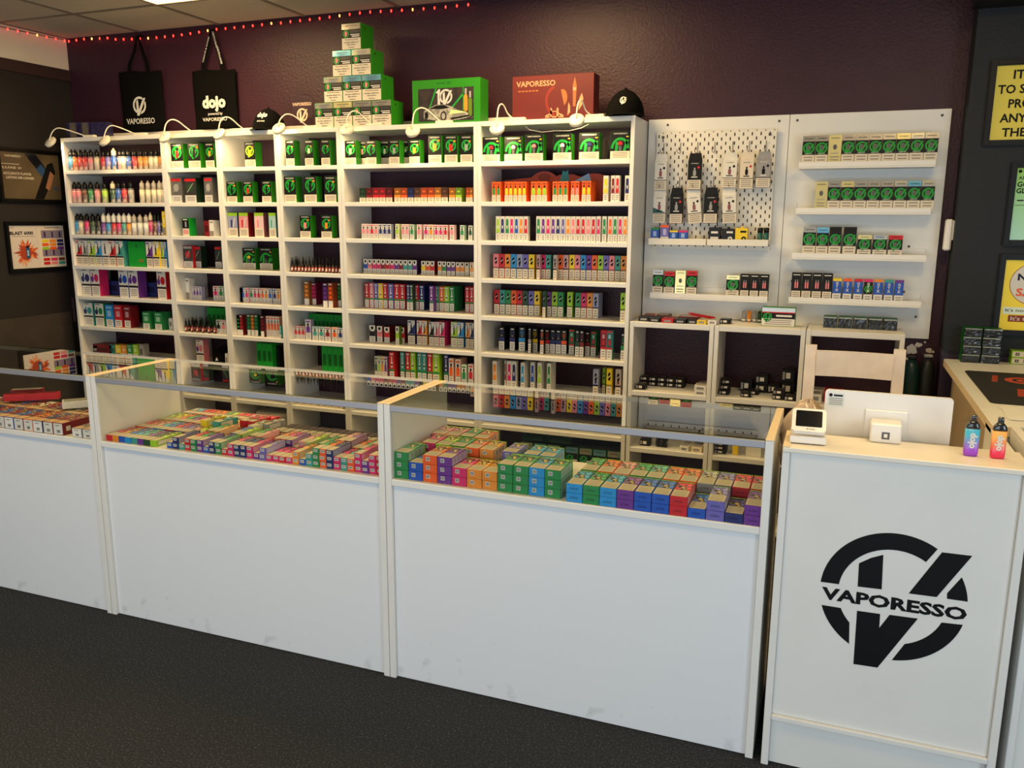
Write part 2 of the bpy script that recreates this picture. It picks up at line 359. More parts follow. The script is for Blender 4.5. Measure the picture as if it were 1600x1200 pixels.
# low bookcases right of them
LX = [3.604, 4.008, 4.414, 4.822]; LN = ['standing directly against the tall bookcases', 'under the green and white battery box', 'behind the chair, under the dark square boxes']
for i in range(3):
    x0, x1 = LX[i] + .0015, LX[i + 1] - .0015; e = empty('low_bookcase', ((x0 + x1) / 2, -.14, 0)); hw = (x1 - x0) / 2
    tag(e, 'low white open bookcase ' + LN[i], 'bookcase', 'low white bookcases')
    P_ = lambda n, a, bb, z0, z1: MB().cbox(a, bb, -.14, .138, z0, z1, M_white, .0015).build(n, e)
    P_('side_panel', -hw, -hw + .02, 0, 1.062); P_('side_panel', hw - .02, hw, 0, 1.062)
    P_('top_panel', -hw + .0202, hw - .0202, 1.036, 1.062)
    for z in (.722, .435, .09): P_('shelf', -hw + .0202, hw - .0202, z - .024, z)
# white strip of trunking at the back of the bookcase tops
tag(obox('cable_trunking', .0, 3.55, -.034, -.002, 2.021, 2.066, M_plasticw), 'long white cable trunking lying on the bookcase tops against the purple wall', 'trunking')

# ------------------------------------------------------------------ glass display cases
CY = -1.9525; CH = .9618; CB = CY + .425
GN = ['far glass-topped white display case before the wall posters', 'middle glass-topped white display case with slim barcoded boxes', 'glass-topped white display case beside the till, holding wide flavour boxes']
CX = [(.70, 1.945), (1.948, 3.198), (3.2, 4.402)]
M_front = mat('white counter front', (226, 228, 230), 0.42, noise=0.03, nscale=2.2)
def scuffed():
    m = mat('white counter front', (226, 228, 230), 0.42)
    nt = m.node_tree; bs = nt.nodes['Principled BSDF']; tc = nt.nodes.new('ShaderNodeTexCoord'); n = nt.nodes.new('ShaderNodeTexNoise'); n.inputs['Scale'].default_value = 16; n.inputs['Detail'].default_value = 8
    r = nt.nodes.new('ShaderNodeValToRGB'); r.color_ramp.elements[0].position = .66; r.color_ramp.elements[1].position = .80
    r.color_ramp.elements[0].color = (lin(226), lin(228), lin(230), 1); r.color_ramp.elements[1].color = (lin(200), lin(202), lin(204), 1)
    sx = nt.nodes.new('ShaderNodeSeparateXYZ'); mr = nt.nodes.new('ShaderNodeMapRange'); mr.inputs[1].default_value = 0.02; mr.inputs[2].default_value = .30; mr.inputs[3].default_value = 0.06; mr.inputs[4].default_value = -.1
    ad = nt.nodes.new('ShaderNodeMath'); ad.operation = 'ADD'; L = nt.links.new
    L(tc.outputs['Object'], n.inputs['Vector']); L(tc.outputs['Object'], sx.inputs[0]); L(sx.outputs['Z'], mr.inputs[0]); L(n.outputs['Fac'], ad.inputs[0]); L(mr.outputs[0], ad.inputs[1]); L(ad.outputs[0], r.inputs['Fac']); L(r.outputs['Color'], bs.inputs['Base Color'])
MATS.pop('white counter front'); scuffed()
M_front = MATS['white counter front']
for i, (x0, x1) in enumerate(CX):
    e = empty('display_case', ((x0 + x1) / 2, CY, 0)); tag(e, GN[i], 'display case', 'glass display cases in a row'); hw = (x1 - x0) / 2; t = .022
    def P_(n, a, bb, y0, y1, z0, z1, m, c=.0015): return MB().cbox(a, bb, y0, y1, z0, z1, m, c).build(n, e)
    P_('side_panel', -hw, -hw + t, 0, .425, 0, CH - .004, M_white); P_('side_panel', hw - t, hw, 0, .425, 0, CH - .004, M_white)
    P_('edge_strip', -hw, -hw + t, .0, .425, CH - .0038, CH, M_pine, .001); P_('edge_strip', hw - t, hw, .0, .425, CH - .0038, CH, M_pine, .001)
    a, bb = -hw + t + .0004, hw - t - .0004
    P_('front_panel', a, bb, .012, .028, .002, .6875, M_front)
    P_('case_floor', a, bb, .0, .425, .688, .71, M_white, .002)
    P_('back_panel', a, bb, .39, .405, .002, .6875, M_white)
    P_('front_rail', a, bb, .0, .014, .936, .957, M_alu, .002)
    P_('back_rail', a, bb, .411, .425, .943, .957, M_alu, .002)
    MB().box(a, bb, .006, .0105, .7105, .9355, M_glass).build('front_glass', e)
    MB().box(a, bb, .002, .423, .9575, .9618, M_glassg).build('top_glass', e)
# ------------------------------------------------------------------ till counter
e = empty('till_counter', (4.72, -1.965, 0)); tag(e, 'tall white till counter front with a big black round emblem', 'counter')
def P_(n, a, bb, y0, y1, z0, z1, m=M_white, c=.0015, par=None): return MB().cbox(a, bb, y0, y1, z0, z1, m, c).build(n, par or e)
P_('side_panel', -.294, -.274, 0, .6, 0, .936); P_('side_panel', .270, .290, 0, .6, 0, .936)
fp = P_('front_panel', -.2738, .2698, .008, .026, .1625, .935)
P_('kick_panel', -.2738, .2698, .018, .034, .002, .147); P_('kick_trim', -.2738, .2698, -.004, .034, .1475, .162)
P_('top_ledge', -.294, .290, -.004, .18, .9362, .95, mat('bare topped board', (232, 224, 208), .35), .002)
P_('work_surface', -.2738, .2698, .18, .6, .72, .74)
P_('riser', -.2738, .2698, .165, .18, .74, .936)
P_('edge_strip', -.294, -.276, -.003, .18, .9502, .953, M_pine, .0008)
eb = MB(); r_ = .1783; cx_, cz_ = 4.7255 - 4.72, .5667
emblem(eb, cx_, cz_, r_, M_ink, F0(0), EMB_BAND)
eb.text('VAPORESSO', cx_ + .003, cz_ - .0165, M_ink, F0(0), w=.352, h=.036, bold=.04)
eb.build('emblem', fp, (0, .0072, 0))
# right-hand glass case and side table
e = empty('side_display_case', (5.035, -1.94, 0)); tag(e, 'glass-topped white case between the till and the side table', 'display case')
P_('side_panel', -.0, .018, .0, .44, 0, .945); P_('side_panel', .74, .758, 0, .44, 0, .945); P_('front_panel', .0184, .7396, .012, .028, .002, .70); P_('case_floor', .0184, .7396, .03, .44, .69, .7098)
P_('top_rail', .0, .022, 0, .44, .9455, .958, M_white); P_('front_rail', .0224, .7396, 0, .014, .936, .957, M_alu)
MB().box(.0224, .7396, .016, .44, .952, .957, M_glassg).build('top_glass', e)
for k_, (x_, y_, ch) in enumerate(((5.12, -1.86, 'k'), (5.20, -1.80, 'G'))):
    o = MB().cbox(-.03, .03, -.05, .05, 0, .05, pc(ch), .002).tr(-.025, .025, -.045, .0, .0505, M_cream).build('flat_carton', None, (x_, y_, .7105))
    tag(o, ('black' if k_ == 0 else 'green') + ' carton with cream print inside the case beside the till', 'box')
e = empty('side_table', (4.99, -1.484, 0)); tag(e, 'white topped side table against the black wall with rounded corners', 'table')
tp = [(0.0, .0), (.012, -.0)] 
M_ttop = mat('white laminate table top', (230, 229, 222), 0.35, noise=.02, nscale=4)
def rounded(x0, x1, y0, y1, r, n=5):
    p = []
    for cx, cy, a0 in ((x1 - r, y0 + r, -90), (x1 - r, y1 - r, 0), (x0 + r, y1 - r, 90), (x0 + r, y0 + r, 180)):
        for i in range(n + 1): a = math.radians(a0 + 90 * i / n); p.append((cx + r * math.cos(a), cy + r * math.sin(a)))
    return p
def plate(b, pts, z0, z1, m, mside=None):
    n = len(pts); b.poly(pts, m, lambda u, v: (u, v, z1)); fs = [tuple(reversed(range(n)))]
    b.add([(p[0], p[1], z0) for p in pts], fs, m)
    vs = [(p[0], p[1], z0) for p in pts] + [(p[0], p[1], z1) for p in pts]
    return b.add(vs, [(i, (i + 1) % n, n + (i + 1) % n, n + i) for i in range(n)], mside or m)
plate(MB(), rounded(0, .82, 0, 1.33, .02), .922, .95, M_ttop, M_pine).build('table_top', e)
M_tan = mat('beige side board', (176, 156, 128), .55)
P_('side_board', .04, .058, .06, 1.30, 0, .9215, M_tan); P_('side_board', .76, .778, .06, 1.30, 0, .9215, M_tan); P_('back_board', .0582, .7598, 1.28, 1.298, .3, .9215, M_tan)
# bar mat
e = empty('counter_mat', (5.04, -1.13, .9505)); tag(e, 'black rubber counter mat with orange print on the side table', 'mat')
plate(MB(), rounded(-.005, .60, 0, .66, .02), 0, .003, mat('black rubber mat', (26, 25, 26), .7)).build('mat_sheet', e)
ob = MB(); M_or = mat('orange mat print', (196, 66, 34), .6); G_ = lambda u, v: (u, v, .0033)
for yy in (.48,):
    for a in range(0, 360, 20):
        p = arc(.075, a, a + 20, 2) + arc(.050, a + 20, a, 2); ob.poly([(.185 + u, yy + v) for u, v in p], M_or, G_)
for a in range(0, 360, 30): ob.poly([(.185 + u, .48 + v) for u, v in arc(.036, a, a + 30, 1) + arc(.018, a + 30, a, 1)], M_or, G_)
for k_, (u0, v0, du) in enumerate(((.060, .424, .020), (.100, .15, .05))):
    for q in range(6): ob.poly([(u0 + .004 * q, v0 + .025 * q), (u0 + du + .004 * q, v0 + .025 * q), (u0 + du + .004 * q, v0 + .025 * q + .015), (u0 + .004 * q, v0 + .025 * q + .018)], M_or, G_)
ob.build('mat_print', e)
# plastic bag lying flat
def crumple(name, sx, sy, sz, m, seed, nx=22, ny=14, flat=True, parent=None):
    rnd = random.Random(seed); ph = [(rnd.uniform(8, 34), rnd.uniform(8, 34), rnd.uniform(0, 6)) for _ in range(6)]; b = MB(); vs = []
    for j in range(ny):
        for i in range(nx):
            u, v = i / (nx - 1), j / (ny - 1); h = 0
            for a, c, p in ph: h += math.sin(a * u + c * v + p)
            e_ = min(1, 6 * min(u, 1 - u, v, 1 - v)); vs.append(((u - .5) * sx + .004 * math.sin(9 * v + seed), (v - .5) * sy + .004 * math.sin(11 * u), .0015 + e_ * sz * (.5 + .12 * h) + (0 if flat else e_ * sz * .6 * math.sin(math.pi * u) * math.sin(math.pi * v))))
    fs = [(j * nx + i, j * nx + i + 1, (j + 1) * nx + i + 1, (j + 1) * nx + i) for j in range(ny - 1) for i in range(nx - 1)]
    b.add(vs, fs, m, True); b.add([(p[0], p[1], .0004) for p in vs], [tuple(reversed(f)) for f in fs], m, True); return b
o = crumple('plastic_bag', .5, .24, .012, mat('white carrier plastic', (232, 232, 228), .3), 3).build('carrier_bag', None, (5.30, -1.265, .9505)); tag(o, 'flattened white plastic carrier bag at the front of the side table', 'bag')
# boards on the back wall
tag(obox('display_board', 3.606, 4.266, -.020, -.002, 1.064, 2.027, M_white), 'white wall board carrying the pegboard above the low bookcases', 'board', 'white wall boards')
tag(obox('display_board', 4.268, 4.937, -.020, -.002, 1.016, 2.027, M_white), 'white wall board carrying four picture ledges of boxes', 'board', 'white wall boards')
bd = [o for o in bpy.data.objects if o.name.startswith('display_board')]
for (x, z, k_) in ((4.875, 1.116, 1), (4.815, 1.228, 1), (4.818, 1.433, 1), (4.325, 1.262, 1), (4.30, 2.0, 1), (4.90, 2.0, 1), (3.70, 2.0, 0), (4.22, 2.0, 0)):
    MB().lathe([(.006, 0), (.0055, .002), (.0015, .003)], mat('steel screw', (90, 86, 80), .4, metal=.6), 8, M=Matrix.Rotation(math.radians(90), 4, 'X')).build('screw', bd[k_], (x, -.0201, z))
LEDG = [('L1', 4.325, 4.886, 1.776, 'topmost'), ('L2', 4.325, 4.886, 1.573, 'second highest'), ('L3', 4.322, 4.886, 1.369, 'third highest'), ('L4', 4.32, 4.885, 1.165, 'lowest right'), ('L5', 3.664, 4.226, 1.162, 'left')]
for nm, x0, x1, z, w in LEDG:
    e = empty('picture_ledge', ((x0 + x1) / 2, -.02, z)); hw = (x1 - x0) / 2
    tag(e, {'L1': 'topmost white picture ledge holding ten green boxes', 'L2': 'second white picture ledge down holding nine green boxes', 'L3': 'third white picture ledge down holding tall and short green boxes', 'L4': 'lowest white picture ledge with black and blue boxes', 'L5': 'white picture ledge under the pegboard'}[nm], 'ledge', 'white picture ledges')
    MB().cbox(-hw, hw, -.10, -.0005, 0, .008, M_white, .001).build('ledge_base', e); MB().cbox(-hw, hw, -.1, -.092, .0082, .030, M_edge, .001).build('front_lip', e); MB().cbox(-hw, hw, -.010, -.0005, .0082, .055, M_white, .001).build('back_lip', e)
# pegboard with real slots
e = empty('pegboard', (3.934, -.04, 1.405)); tag(e, 'square white slotted pegboard with hooks and two small shelves', 'pegboard')
b = MB(); w_ = .56; M_peg = mat('white pegboard', (226, 220, 206), .4); ncol = 28; p_ = w_ / ncol
for c in range(ncol):
    xc = -w_ / 2 + (c + .5) * p_
    b.box(xc - p_ / 2, xc - .003, 0, .005, 0, w_, M_peg); b.box(xc + .003, xc + p_ / 2, 0, .005, 0, w_, M_peg)
    z = 0.0
    cuts = [(.04 * r + (.02 if c % 2 else .0) + .012) for r in range(14)]
    for q in cuts + [w_]:
        top = min(q, w_)
        if top > z: b.box(xc - .003, xc + .003, 0, .005, z, top, M_peg)
        z = q + .015
b.build('slotted_panel', e)['kind'] = 'stuff'; obox('slot_shade_sheet', -.276, .276, .0062, .0078, .004, .556, mat('slot shade taupe', (60, 48, 40), .8), e)  # dark sheet added to stand for the shade inside the slots
for sx_ in (-.25, .25):
    for sz_ in (.04, .535): MB().lathe([(.007, .0), (.007, .003), (.002, .004)], mat('steel screw', (90, 86, 80), .4), 10, M=Matrix.Rotation(math.radians(90), 4, 'X')).build('screw', e, (sx_, -.0002, sz_))
for sx_ in (-.25, .25):
    for sz_ in (.05, .5): MB().lathe([(.008, -.020), (.008, -.0002)], M_peg, 8, M=Matrix.Rotation(math.radians(90), 4, 'X')).build('spacer', e, (sx_, .0, sz_))
for x0, x1 in ((-.281, -.003), (.001, .281)):
    s_ = MB(); s_.cbox(x0, x1, -.11, -.001, .022, .028, M_peg, .001); s_.cbox(x0, x1, -.112, -.106, .022, .052, M_peg, .001); s_.cbox(x0, x0 + .004, -.11, -.001, .022, .05, M_peg, .001); s_.cbox(x1 - .004, x1, -.11, -.001, .022, .05, M_peg, .001)
    s_.build('peg_shelf', e)
HK = [(3.69, 1.862), (3.77, 1.862), (3.853, 1.862), (3.934, 1.862), (4.018, 1.862), (4.094, 1.862), (4.17, 1.862), (3.69, 1.702), (3.773, 1.702), (3.85, 1.702), (3.937, 1.702), (4.018, 1.702)]
for x, z in HK:
    h = MB(); X = x - 3.934; Z_ = z - 1.405
    h.tube([(X, -.004, Z_ + .05), (X, -.004, Z_ + .002), (X, -.02, Z_ - .002), (X, -.085, Z_ + .002), (X, -.092, Z_ + .014)], .0016, mat('grey wire hook', (120, 112, 100), .4, metal=.3), 6); h.build('hook', e)
DATA = '''
a1 bk 0.0401 -0.262 1.825 0.0372 0.13 0.05 C 0
a1 bk 0.072 -0.262 1.825 0.0372 0.129 0.05 O 0
a1 bk 0.117 -0.262 1.825 0.0372 0.128 0.05 R 0
a1 bk 0.156 -0.262 1.825 0.0362 0.127 0.05 R 0
a1 bk 0.199 -0.262 1.825 0.0362 0.126 0.05 K 0
a1 bk 0.247 -0.262 1.825 0.0362 0.125 0.05 E 0
a1 bk 0.298 -0.262 1.825 0.0352 0.124 0.05 R 0
a1 bk 0.337 -0.262 1.825 0.0362 0.123 0.05 V 0
a1 bw 0.384 -0.262 1.825 0.0352 0.13 0.05 B 0
a1 bk 0.434 -0.262 1.825 0.0352 0.121 0.05 K 0
a1 bk 0.464 -0.262 1.825 0.0352 0.12 0.05 E 0
a1 bk 0.501 -0.262 1.825 0.0342 0.119 0.05 B 0
a1 bk 0.547 -0.262 1.825 0.0342 0.118 0.05 R 0
a1 bk 0.592 -0.262 1.825 0.0342 0.117 0.05 A 0
a1 bk 0.633 -0.262 1.825 0.0342 0.116 0.05 A 0
a1 bk 0.674 -0.262 1.825 0.0342 0.115 0.05 E 0
a1 bk 0.71 -0.262 1.825 0.0332 0.114 0.05 E 0
a1 bk 0.746 -0.262 1.825 0.0332 0.113 0.05 A 0
a2 bk 0.0411 -0.262 1.63 0.0392 0.13 0.05 K 0
a2 bk 0.077 -0.262 1.63 0.0392 0.13 0.05 K 0
a2 bk 0.127 -0.262 1.63 0.0392 0.129 0.05 H 0
a2 bk 0.175 -0.262 1.63 0.0382 0.129 0.05 G 0
a2 bk 0.228 -0.262 1.63 0.0382 0.128 0.05 K 0
a2 bk 0.288 -0.262 1.63 0.0382 0.128 0.05 L 0
a2 bw 0.355 -0.262 1.63 0.0412 0.13 0.05 g 0
a2 bk 0.399 -0.262 1.63 0.0412 0.131 0.05 B 0
a2 bk 0.446 -0.262 1.63 0.0402 0.13 0.05 R 0
a2 bk 0.497 -0.262 1.63 0.0402 0.13 0.05 S 0
a2 bc 0.585 -0.262 1.63 0.0352 0.132 0.05 E 0
a2 bc 0.632 -0.262 1.63 0.0342 0.131 0.05 E 0
a2 bc 0.677 -0.262 1.63 0.0342 0.131 0.05 E 0
a2 bc 0.72 -0.262 1.63 0.0342 0.13 0.05 E 0
a2 bc 0.752 -0.262 1.63 0.0332 0.13 0.05 E 0
a3 bk 0.0416 -0.262 1.437 0.0402 0.13 0.05 C 0
a3 bk 0.071 -0.262 1.437 0.0402 0.13 0.05 E 0
a3 bk 0.12 -0.262 1.437 0.0392 0.13 0.05 M 0
a3 bk 0.169 -0.262 1.437 0.0382 0.13 0.05 g 0
a3 bk 0.213 -0.262 1.437 0.0382 0.13 0.05 k 0
a3 bl 0.259 -0.262 1.437 0.0392 0.132 0.05 P 0
a3 bl 0.3 -0.262 1.437 0.0382 0.132 0.05 C 0
a3 bl 0.342 -0.262 1.437 0.0382 0.132 0.05 R 0
a3 bl 0.385 -0.262 1.437 0.0382 0.132 0.05 M 0
a3 bl 0.425 -0.262 1.437 0.0372 0.132 0.05 T 0
a3 bl 0.464 -0.262 1.437 0.0372 0.132 0.05 A 0
a3 bc 0.504 -0.262 1.437 0.0382 0.126 0.05 W 0
a3 bc 0.551 -0.262 1.437 0.0382 0.126 0.05 W 0
a3 bc 0.598 -0.262 1.437 0.0382 0.126 0.05 W 0
a3 bw 0.633 -0.262 1.437 0.0272 0.138 0.05 M 0
a3 bk 0.666 -0.262 1.437 0.0282 0.128 0.05 H 0
a3 bk 0.694 -0.262 1.437 0.0212 0.13 0.05 V 0
a3 bk 0.72 -0.262 1.437 0.0252 0.128 0.05 k 0
a3 O 0.749 -0.262 1.437 0.0222 0.144 0.05 Y 0
a4 D 0.0489 -0.262 1.245 0.0549 0.156 0.05 R 0
a4 D 0.097 -0.262 1.245 0.0549 0.156 0.05 S 0
a4 D 0.154 -0.262 1.245 0.0549 0.156 0.05 L 0
a4 D 0.21 -0.262 1.245 0.0549 0.156 0.05 C 0
a4 D 0.267 -0.262 1.245 0.0549 0.156 0.05 W 0
a4 D 0.324 -0.262 1.245 0.0549 0.156 0.05 R 0
a4 D 0.385 -0.262 1.245 0.0612 0.156 0.06 T 0
a4 Q 0.513 -0.255 1.245 0.1322 0.154 0.05 F 0
a4 D 0.619 -0.262 1.245 0.0512 0.156 0.05 P 0
a4 D 0.672 -0.262 1.245 0.0512 0.156 0.05 Y 0
a4 D 0.705 -0.25 1.245 0.0222 0.155 0.05 L 0
a4 D 0.729 -0.25 1.245 0.0222 0.155 0.05 C 0
a5 E 0.0611 -0.24 1.052 0.0792 0.17 0.07 N 0
a5 E 0.138 -0.24 1.052 0.0732 0.172 0.07 M 0
a5 E 0.372 -0.24 1.052 0.0767 0.171 0.07 B 0
a5 E 0.451 -0.24 1.052 0.0767 0.171 0.07 P 0
a5 E 0.676 -0.24 1.052 0.0712 0.171 0.07 R 0
a5 X 0.189 -0.15 1.052 0.1022 0.09 0.08 N 0
a5 X 0.497 -0.15 1.052 0.0962 0.09 0.08 N 0
a6 E 0.0611 -0.245 0.86 0.0792 0.146 0.04 T 0
a6 E 0.154 -0.245 0.86 0.0752 0.146 0.04 G 0
a6 O 0.236 -0.245 0.86 0.0632 0.139 0.06 C 0
a6 O 0.309 -0.245 0.86 0.0622 0.139 0.07 R 0
a6 O 0.383 -0.245 0.86 0.0542 0.138 0.07 r 0
a6 O 0.536 -0.245 0.86 0.0582 0.108 0.06 G 0
a6 O 0.632 -0.245 0.86 0.0582 0.109 0.08 G 0
a6 X 0.685 -0.2 0.86 0.0282 0.07 0.05 W 0
a7 X 0.0416 -0.2 0.668 0.0402 0.053 0.05 W 0
a7 X 0.1016 -0.2 0.668 0.1602 0.063 0.1 r 0
a7 X 0.184 -0.2 0.668 0.0442 0.066 0.05 T 0
a7 O 0.278 -0.24 0.668 0.0452 0.077 0.05 Y 0
a7 O 0.327 -0.24 0.668 0.0462 0.079 0.05 A 0
a7 O 0.386 -0.25 0.668 0.0452 0.086 0.05 G 0
a7 O 0.433 -0.25 0.668 0.0392 0.089 0.05 L 0
a7 X 0.481 -0.25 0.668 0.0332 0.093 0.05 S 0
b1 G 0.885 -0.262 1.825 0.0882 0.141 0.06 R 0
b1 G 1.009 -0.262 1.825 0.0882 0.14 0.06 k 0
b1 G 1.121 -0.262 1.825 0.0622 0.139 0.06 A 0
b2 H 0.8616 -0.262 1.63 0.0802 0.143 0.05 S 0
b2 H 0.965 -0.262 1.63 0.0882 0.142 0.07 g 0
b2 H 1.096 -0.262 1.63 0.0602 0.143 0.05 S 0
b3 Q2 0.913 -0.262 1.437 0.0502 0.105 0.06 k 0
b3 X 1.065 -0.262 1.437 0.0352 0.089 0.05 r 0
b3 O 1.102 -0.262 1.437 0.0332 0.093 0.05 W 0
b4 H 0.8581 -0.2 1.245 0.0732 0.134 0.05 R 0
b4 H 0.903 -0.176 1.245 0.0652 0.13 0.05 g 0
b4 H 1.057 -0.168 1.245 0.0502 0.132 0.05 g 0
b5 O 0.8366 -0.2 1.052 0.0302 0.131 0.05 W 0
b5 F 0.8297 -0.183 1.052 0.0165 0.078 0.03 K 0
b5 F 0.8297 -0.183 1.052 0.0165 0.078 0.03 K 0
b5 F 0.8297 -0.183 1.052 0.0165 0.078 0.03 K 0
b5 F 0.847 -0.176 1.052 0.0197 0.08 0.03 V 0
b5 F 0.868 -0.176 1.052 0.0197 0.08 0.03 P 0
b5 F 0.89 -0.176 1.052 0.0197 0.08 0.03 P 0
b5 F 0.911 -0.176 1.052 0.0197 0.08 0.03 V 0
b5 F 1.022 -0.169 1.052 0.0382 0.087 0.03 M 0
b5 F 1.062 -0.169 1.052 0.0382 0.087 0.03 G 0
b6 d 0.841 -0.255 0.86 0.0192 0.084 0.05 k 0
b6 d 0.837 -0.225 0.86 0.0192 0.084 0.05 k 0
b6 d 0.887 -0.255 0.86 0.0192 0.093 0.05 k 0
b6 d 0.88 -0.225 0.86 0.0202 0.082 0.05 k 0
b6 d 0.928 -0.255 0.86 0.0192 0.091 0.05 k 0
b6 d 0.922 -0.225 0.86 0.0202 0.091 0.05 k 0
b6 d 0.971 -0.255 0.86 0.0202 0.09 0.05 k 0
b6 d 0.966 -0.225 0.86 0.0192 0.09 0.05 k 0
b6 d 1.015 -0.255 0.86 0.0192 0.099 0.05 k 0
b6 d 1.011 -0.225 0.86 0.0202 0.088 0.05 k 0
b6 d 1.059 -0.255 0.86 0.0202 0.097 0.05 k 0
b6 d 0.8316 -0.185 0.86 0.0202 0.086 0.05 k 0
b6 d 0.856 -0.185 0.86 0.0202 0.088 0.05 k 0
b6 d 0.899 -0.185 0.86 0.0202 0.09 0.05 k 0
b6 d 0.943 -0.185 0.86 0.0192 0.092 0.05 k 0
b6 F 1.077 -0.226 0.86 0.0347 0.082 0.03 k 0
b6 F 1.114 -0.226 0.86 0.0347 0.082 0.03 K 0
b6 X 0.904 -0.1 0.86 0.0322 0.138 0.05 F 0
b6 X 0.938 -0.1 0.86 0.0322 0.138 0.05 F 0
b6 X 0.972 -0.1 0.86 0.0322 0.138 0.05 F 0
b6 X 1.006 -0.1 0.86 0.0322 0.138 0.05 F 0
b7 E 0.936 -0.24 0.668 0.0562 0.146 0.05 K 0
b7 X 1.141 -0.25 0.668 0.0192 0.077 0.05 W 0
c1 G 1.402 -0.262 1.825 0.0732 0.136 0.06 Y 0
c2 G 1.262 -0.262 1.63 0.0712 0.117 0.05 k 0
c2 G 1.373 -0.262 1.63 0.0652 0.116 0.05 R 0
c2 G 1.502 -0.262 1.63 0.0632 0.116 0.05 k 0
c3 J 1.2561 -0.262 1.437 0.0692 0.137 0.05 N 0
c3 J 1.332 -0.262 1.437 0.0662 0.137 0.05 R 0
c3 J 1.44 -0.262 1.437 0.0652 0.137 0.05 K 0
c3 J 1.531 -0.262 1.437 0.0492 0.137 0.05 T 0
c4 G 1.2676 -0.15 1.245 0.0922 0.124 0.06 Y 0
c4 G 1.389 -0.15 1.245 0.0922 0.126 0.06 k 0
c5 F 1.2342 -0.195 1.052 0.0254 0.087 0.03 Y 0
c5 F 1.2342 -0.195 1.052 0.0254 0.087 0.03 L 0
c5 F 1.246 -0.195 1.052 0.0254 0.087 0.03 B 0
c5 F 1.273 -0.195 1.052 0.0254 0.087 0.03 M 0
c5 F 1.296 -0.182 1.052 0.0252 0.087 0.03 G 0
c5 F 1.323 -0.182 1.052 0.0252 0.087 0.03 M 0
c5 F 1.349 -0.182 1.052 0.0252 0.087 0.03 R 0
c5 F 1.377 -0.182 1.052 0.0252 0.087 0.03 O 0
c5 F 1.403 -0.182 1.052 0.0252 0.087 0.03 A 0
c5 F 1.43 -0.182 1.052 0.0252 0.087 0.03 B 0
c5 F 1.46 -0.179 1.052 0.0257 0.087 0.03 N 0
c5 F 1.487 -0.179 1.052 0.0257 0.087 0.03 A 0
c6 T 1.2336 -0.237 0.86 0.0242 0.12 0.03 G 0
c6 T 1.2336 -0.237 0.86 0.0242 0.12 0.03 G 0
c6 T 1.254 -0.237 0.86 0.0242 0.12 0.03 R 0
c6 T 1.301 -0.227 0.86 0.0245 0.124 0.03 G 0
c6 T 1.328 -0.227 0.86 0.0245 0.124 0.03 A 0
c6 T 1.354 -0.227 0.86 0.0245 0.124 0.03 G 0
c6 T 1.415 -0.25 0.86 0.0252 0.124 0.03 r 0
c6 F 1.427 -0.23 0.86 0.0196 0.122 0.03 O 0
c6 F 1.448 -0.23 0.86 0.0196 0.122 0.03 O 0
c6 F 1.47 -0.23 0.86 0.0196 0.122 0.03 O 0
c6 F 1.491 -0.23 0.86 0.0196 0.122 0.03 O 0
c6 F 1.512 -0.23 0.86 0.0196 0.122 0.03 O 0
c6 O 1.556 -0.27 0.86 0.0132 0.075 0.05 T 0
c7 X 1.375 -0.24 0.668 0.0355 0.154 0.08 F 0
c7 X 1.412 -0.24 0.668 0.0355 0.154 0.08 F 0
c7 X 1.449 -0.24 0.668 0.0355 0.154 0.08 F 0
c7 X 1.464 -0.2 0.668 0.0462 0.136 0.08 k 0
d1 G 1.671 -0.262 1.825 0.0552 0.138 0.055 k 0
d1 G 1.794 -0.262 1.825 0.0552 0.136 0.055 E 0
d1 G 1.899 -0.262 1.825 0.0552 0.134 0.055 k 0
d2 G 1.6611 -0.262 1.63 0.0792 0.14 0.055 k 0
d2 G 1.793 -0.262 1.63 0.0812 0.139 0.055 k 0
d2 G 1.921 -0.262 1.63 0.0742 0.138 0.055 k 0
d3 G 1.75 -0.262 1.437 0.0702 0.122 0.055 K 0
d3 G 1.888 -0.262 1.437 0.0682 0.122 0.055 A 0
d4 d 1.6306 -0.25 1.245 0.0182 0.08 0.05 k 0
d4 d 1.641 -0.262 1.245 0.0172 0.081 0.05 k 0
d4 d 1.656 -0.25 1.245 0.0182 0.081 0.05 k 0
d4 d 1.687 -0.262 1.245 0.0182 0.082 0.05 k 0
d4 d 1.702 -0.25 1.245 0.0172 0.082 0.05 k 0
d4 d 1.732 -0.262 1.245 0.0172 0.083 0.05 k 0
d4 d 1.747 -0.25 1.245 0.0182 0.083 0.05 k 0
d4 d 1.778 -0.262 1.245 0.0182 0.084 0.05 k 0
d4 d 1.792 -0.25 1.245 0.0182 0.084 0.05 k 0
d4 d 1.823 -0.262 1.245 0.0172 0.085 0.05 k 0
d4 d 1.837 -0.25 1.245 0.0182 0.085 0.05 k 0
d4 d 1.868 -0.262 1.245 0.0172 0.086 0.05 k 0
d4 d 1.881 -0.25 1.245 0.0172 0.085 0.05 k 0
d4 d 1.911 -0.262 1.245 0.0172 0.087 0.05 k 0
d4 d 1.925 -0.25 1.245 0.0172 0.086 0.05 k 0
d4 d 1.956 -0.262 1.245 0.0172 0.082 0.05 k 0
d4 d 1.6306 -0.215 1.245 0.0182 0.085 0.05 k 0
d4 d 1.64 -0.215 1.245 0.0182 0.086 0.05 k 0
d4 d 1.682 -0.215 1.245 0.0182 0.087 0.05 k 0
d4 d 1.723 -0.215 1.245 0.0182 0.087 0.05 k 0
d4 d 1.764 -0.215 1.245 0.0172 0.088 0.05 k 0
d4 d 1.804 -0.215 1.245 0.0182 0.089 0.05 k 0
d4 d 1.845 -0.215 1.245 0.0172 0.09 0.05 k 0
d4 d 1.885 -0.215 1.245 0.0172 0.091 0.05 k 0
d5 T 1.683 -0.18 1.052 0.0352 0.136 0.03 A 0
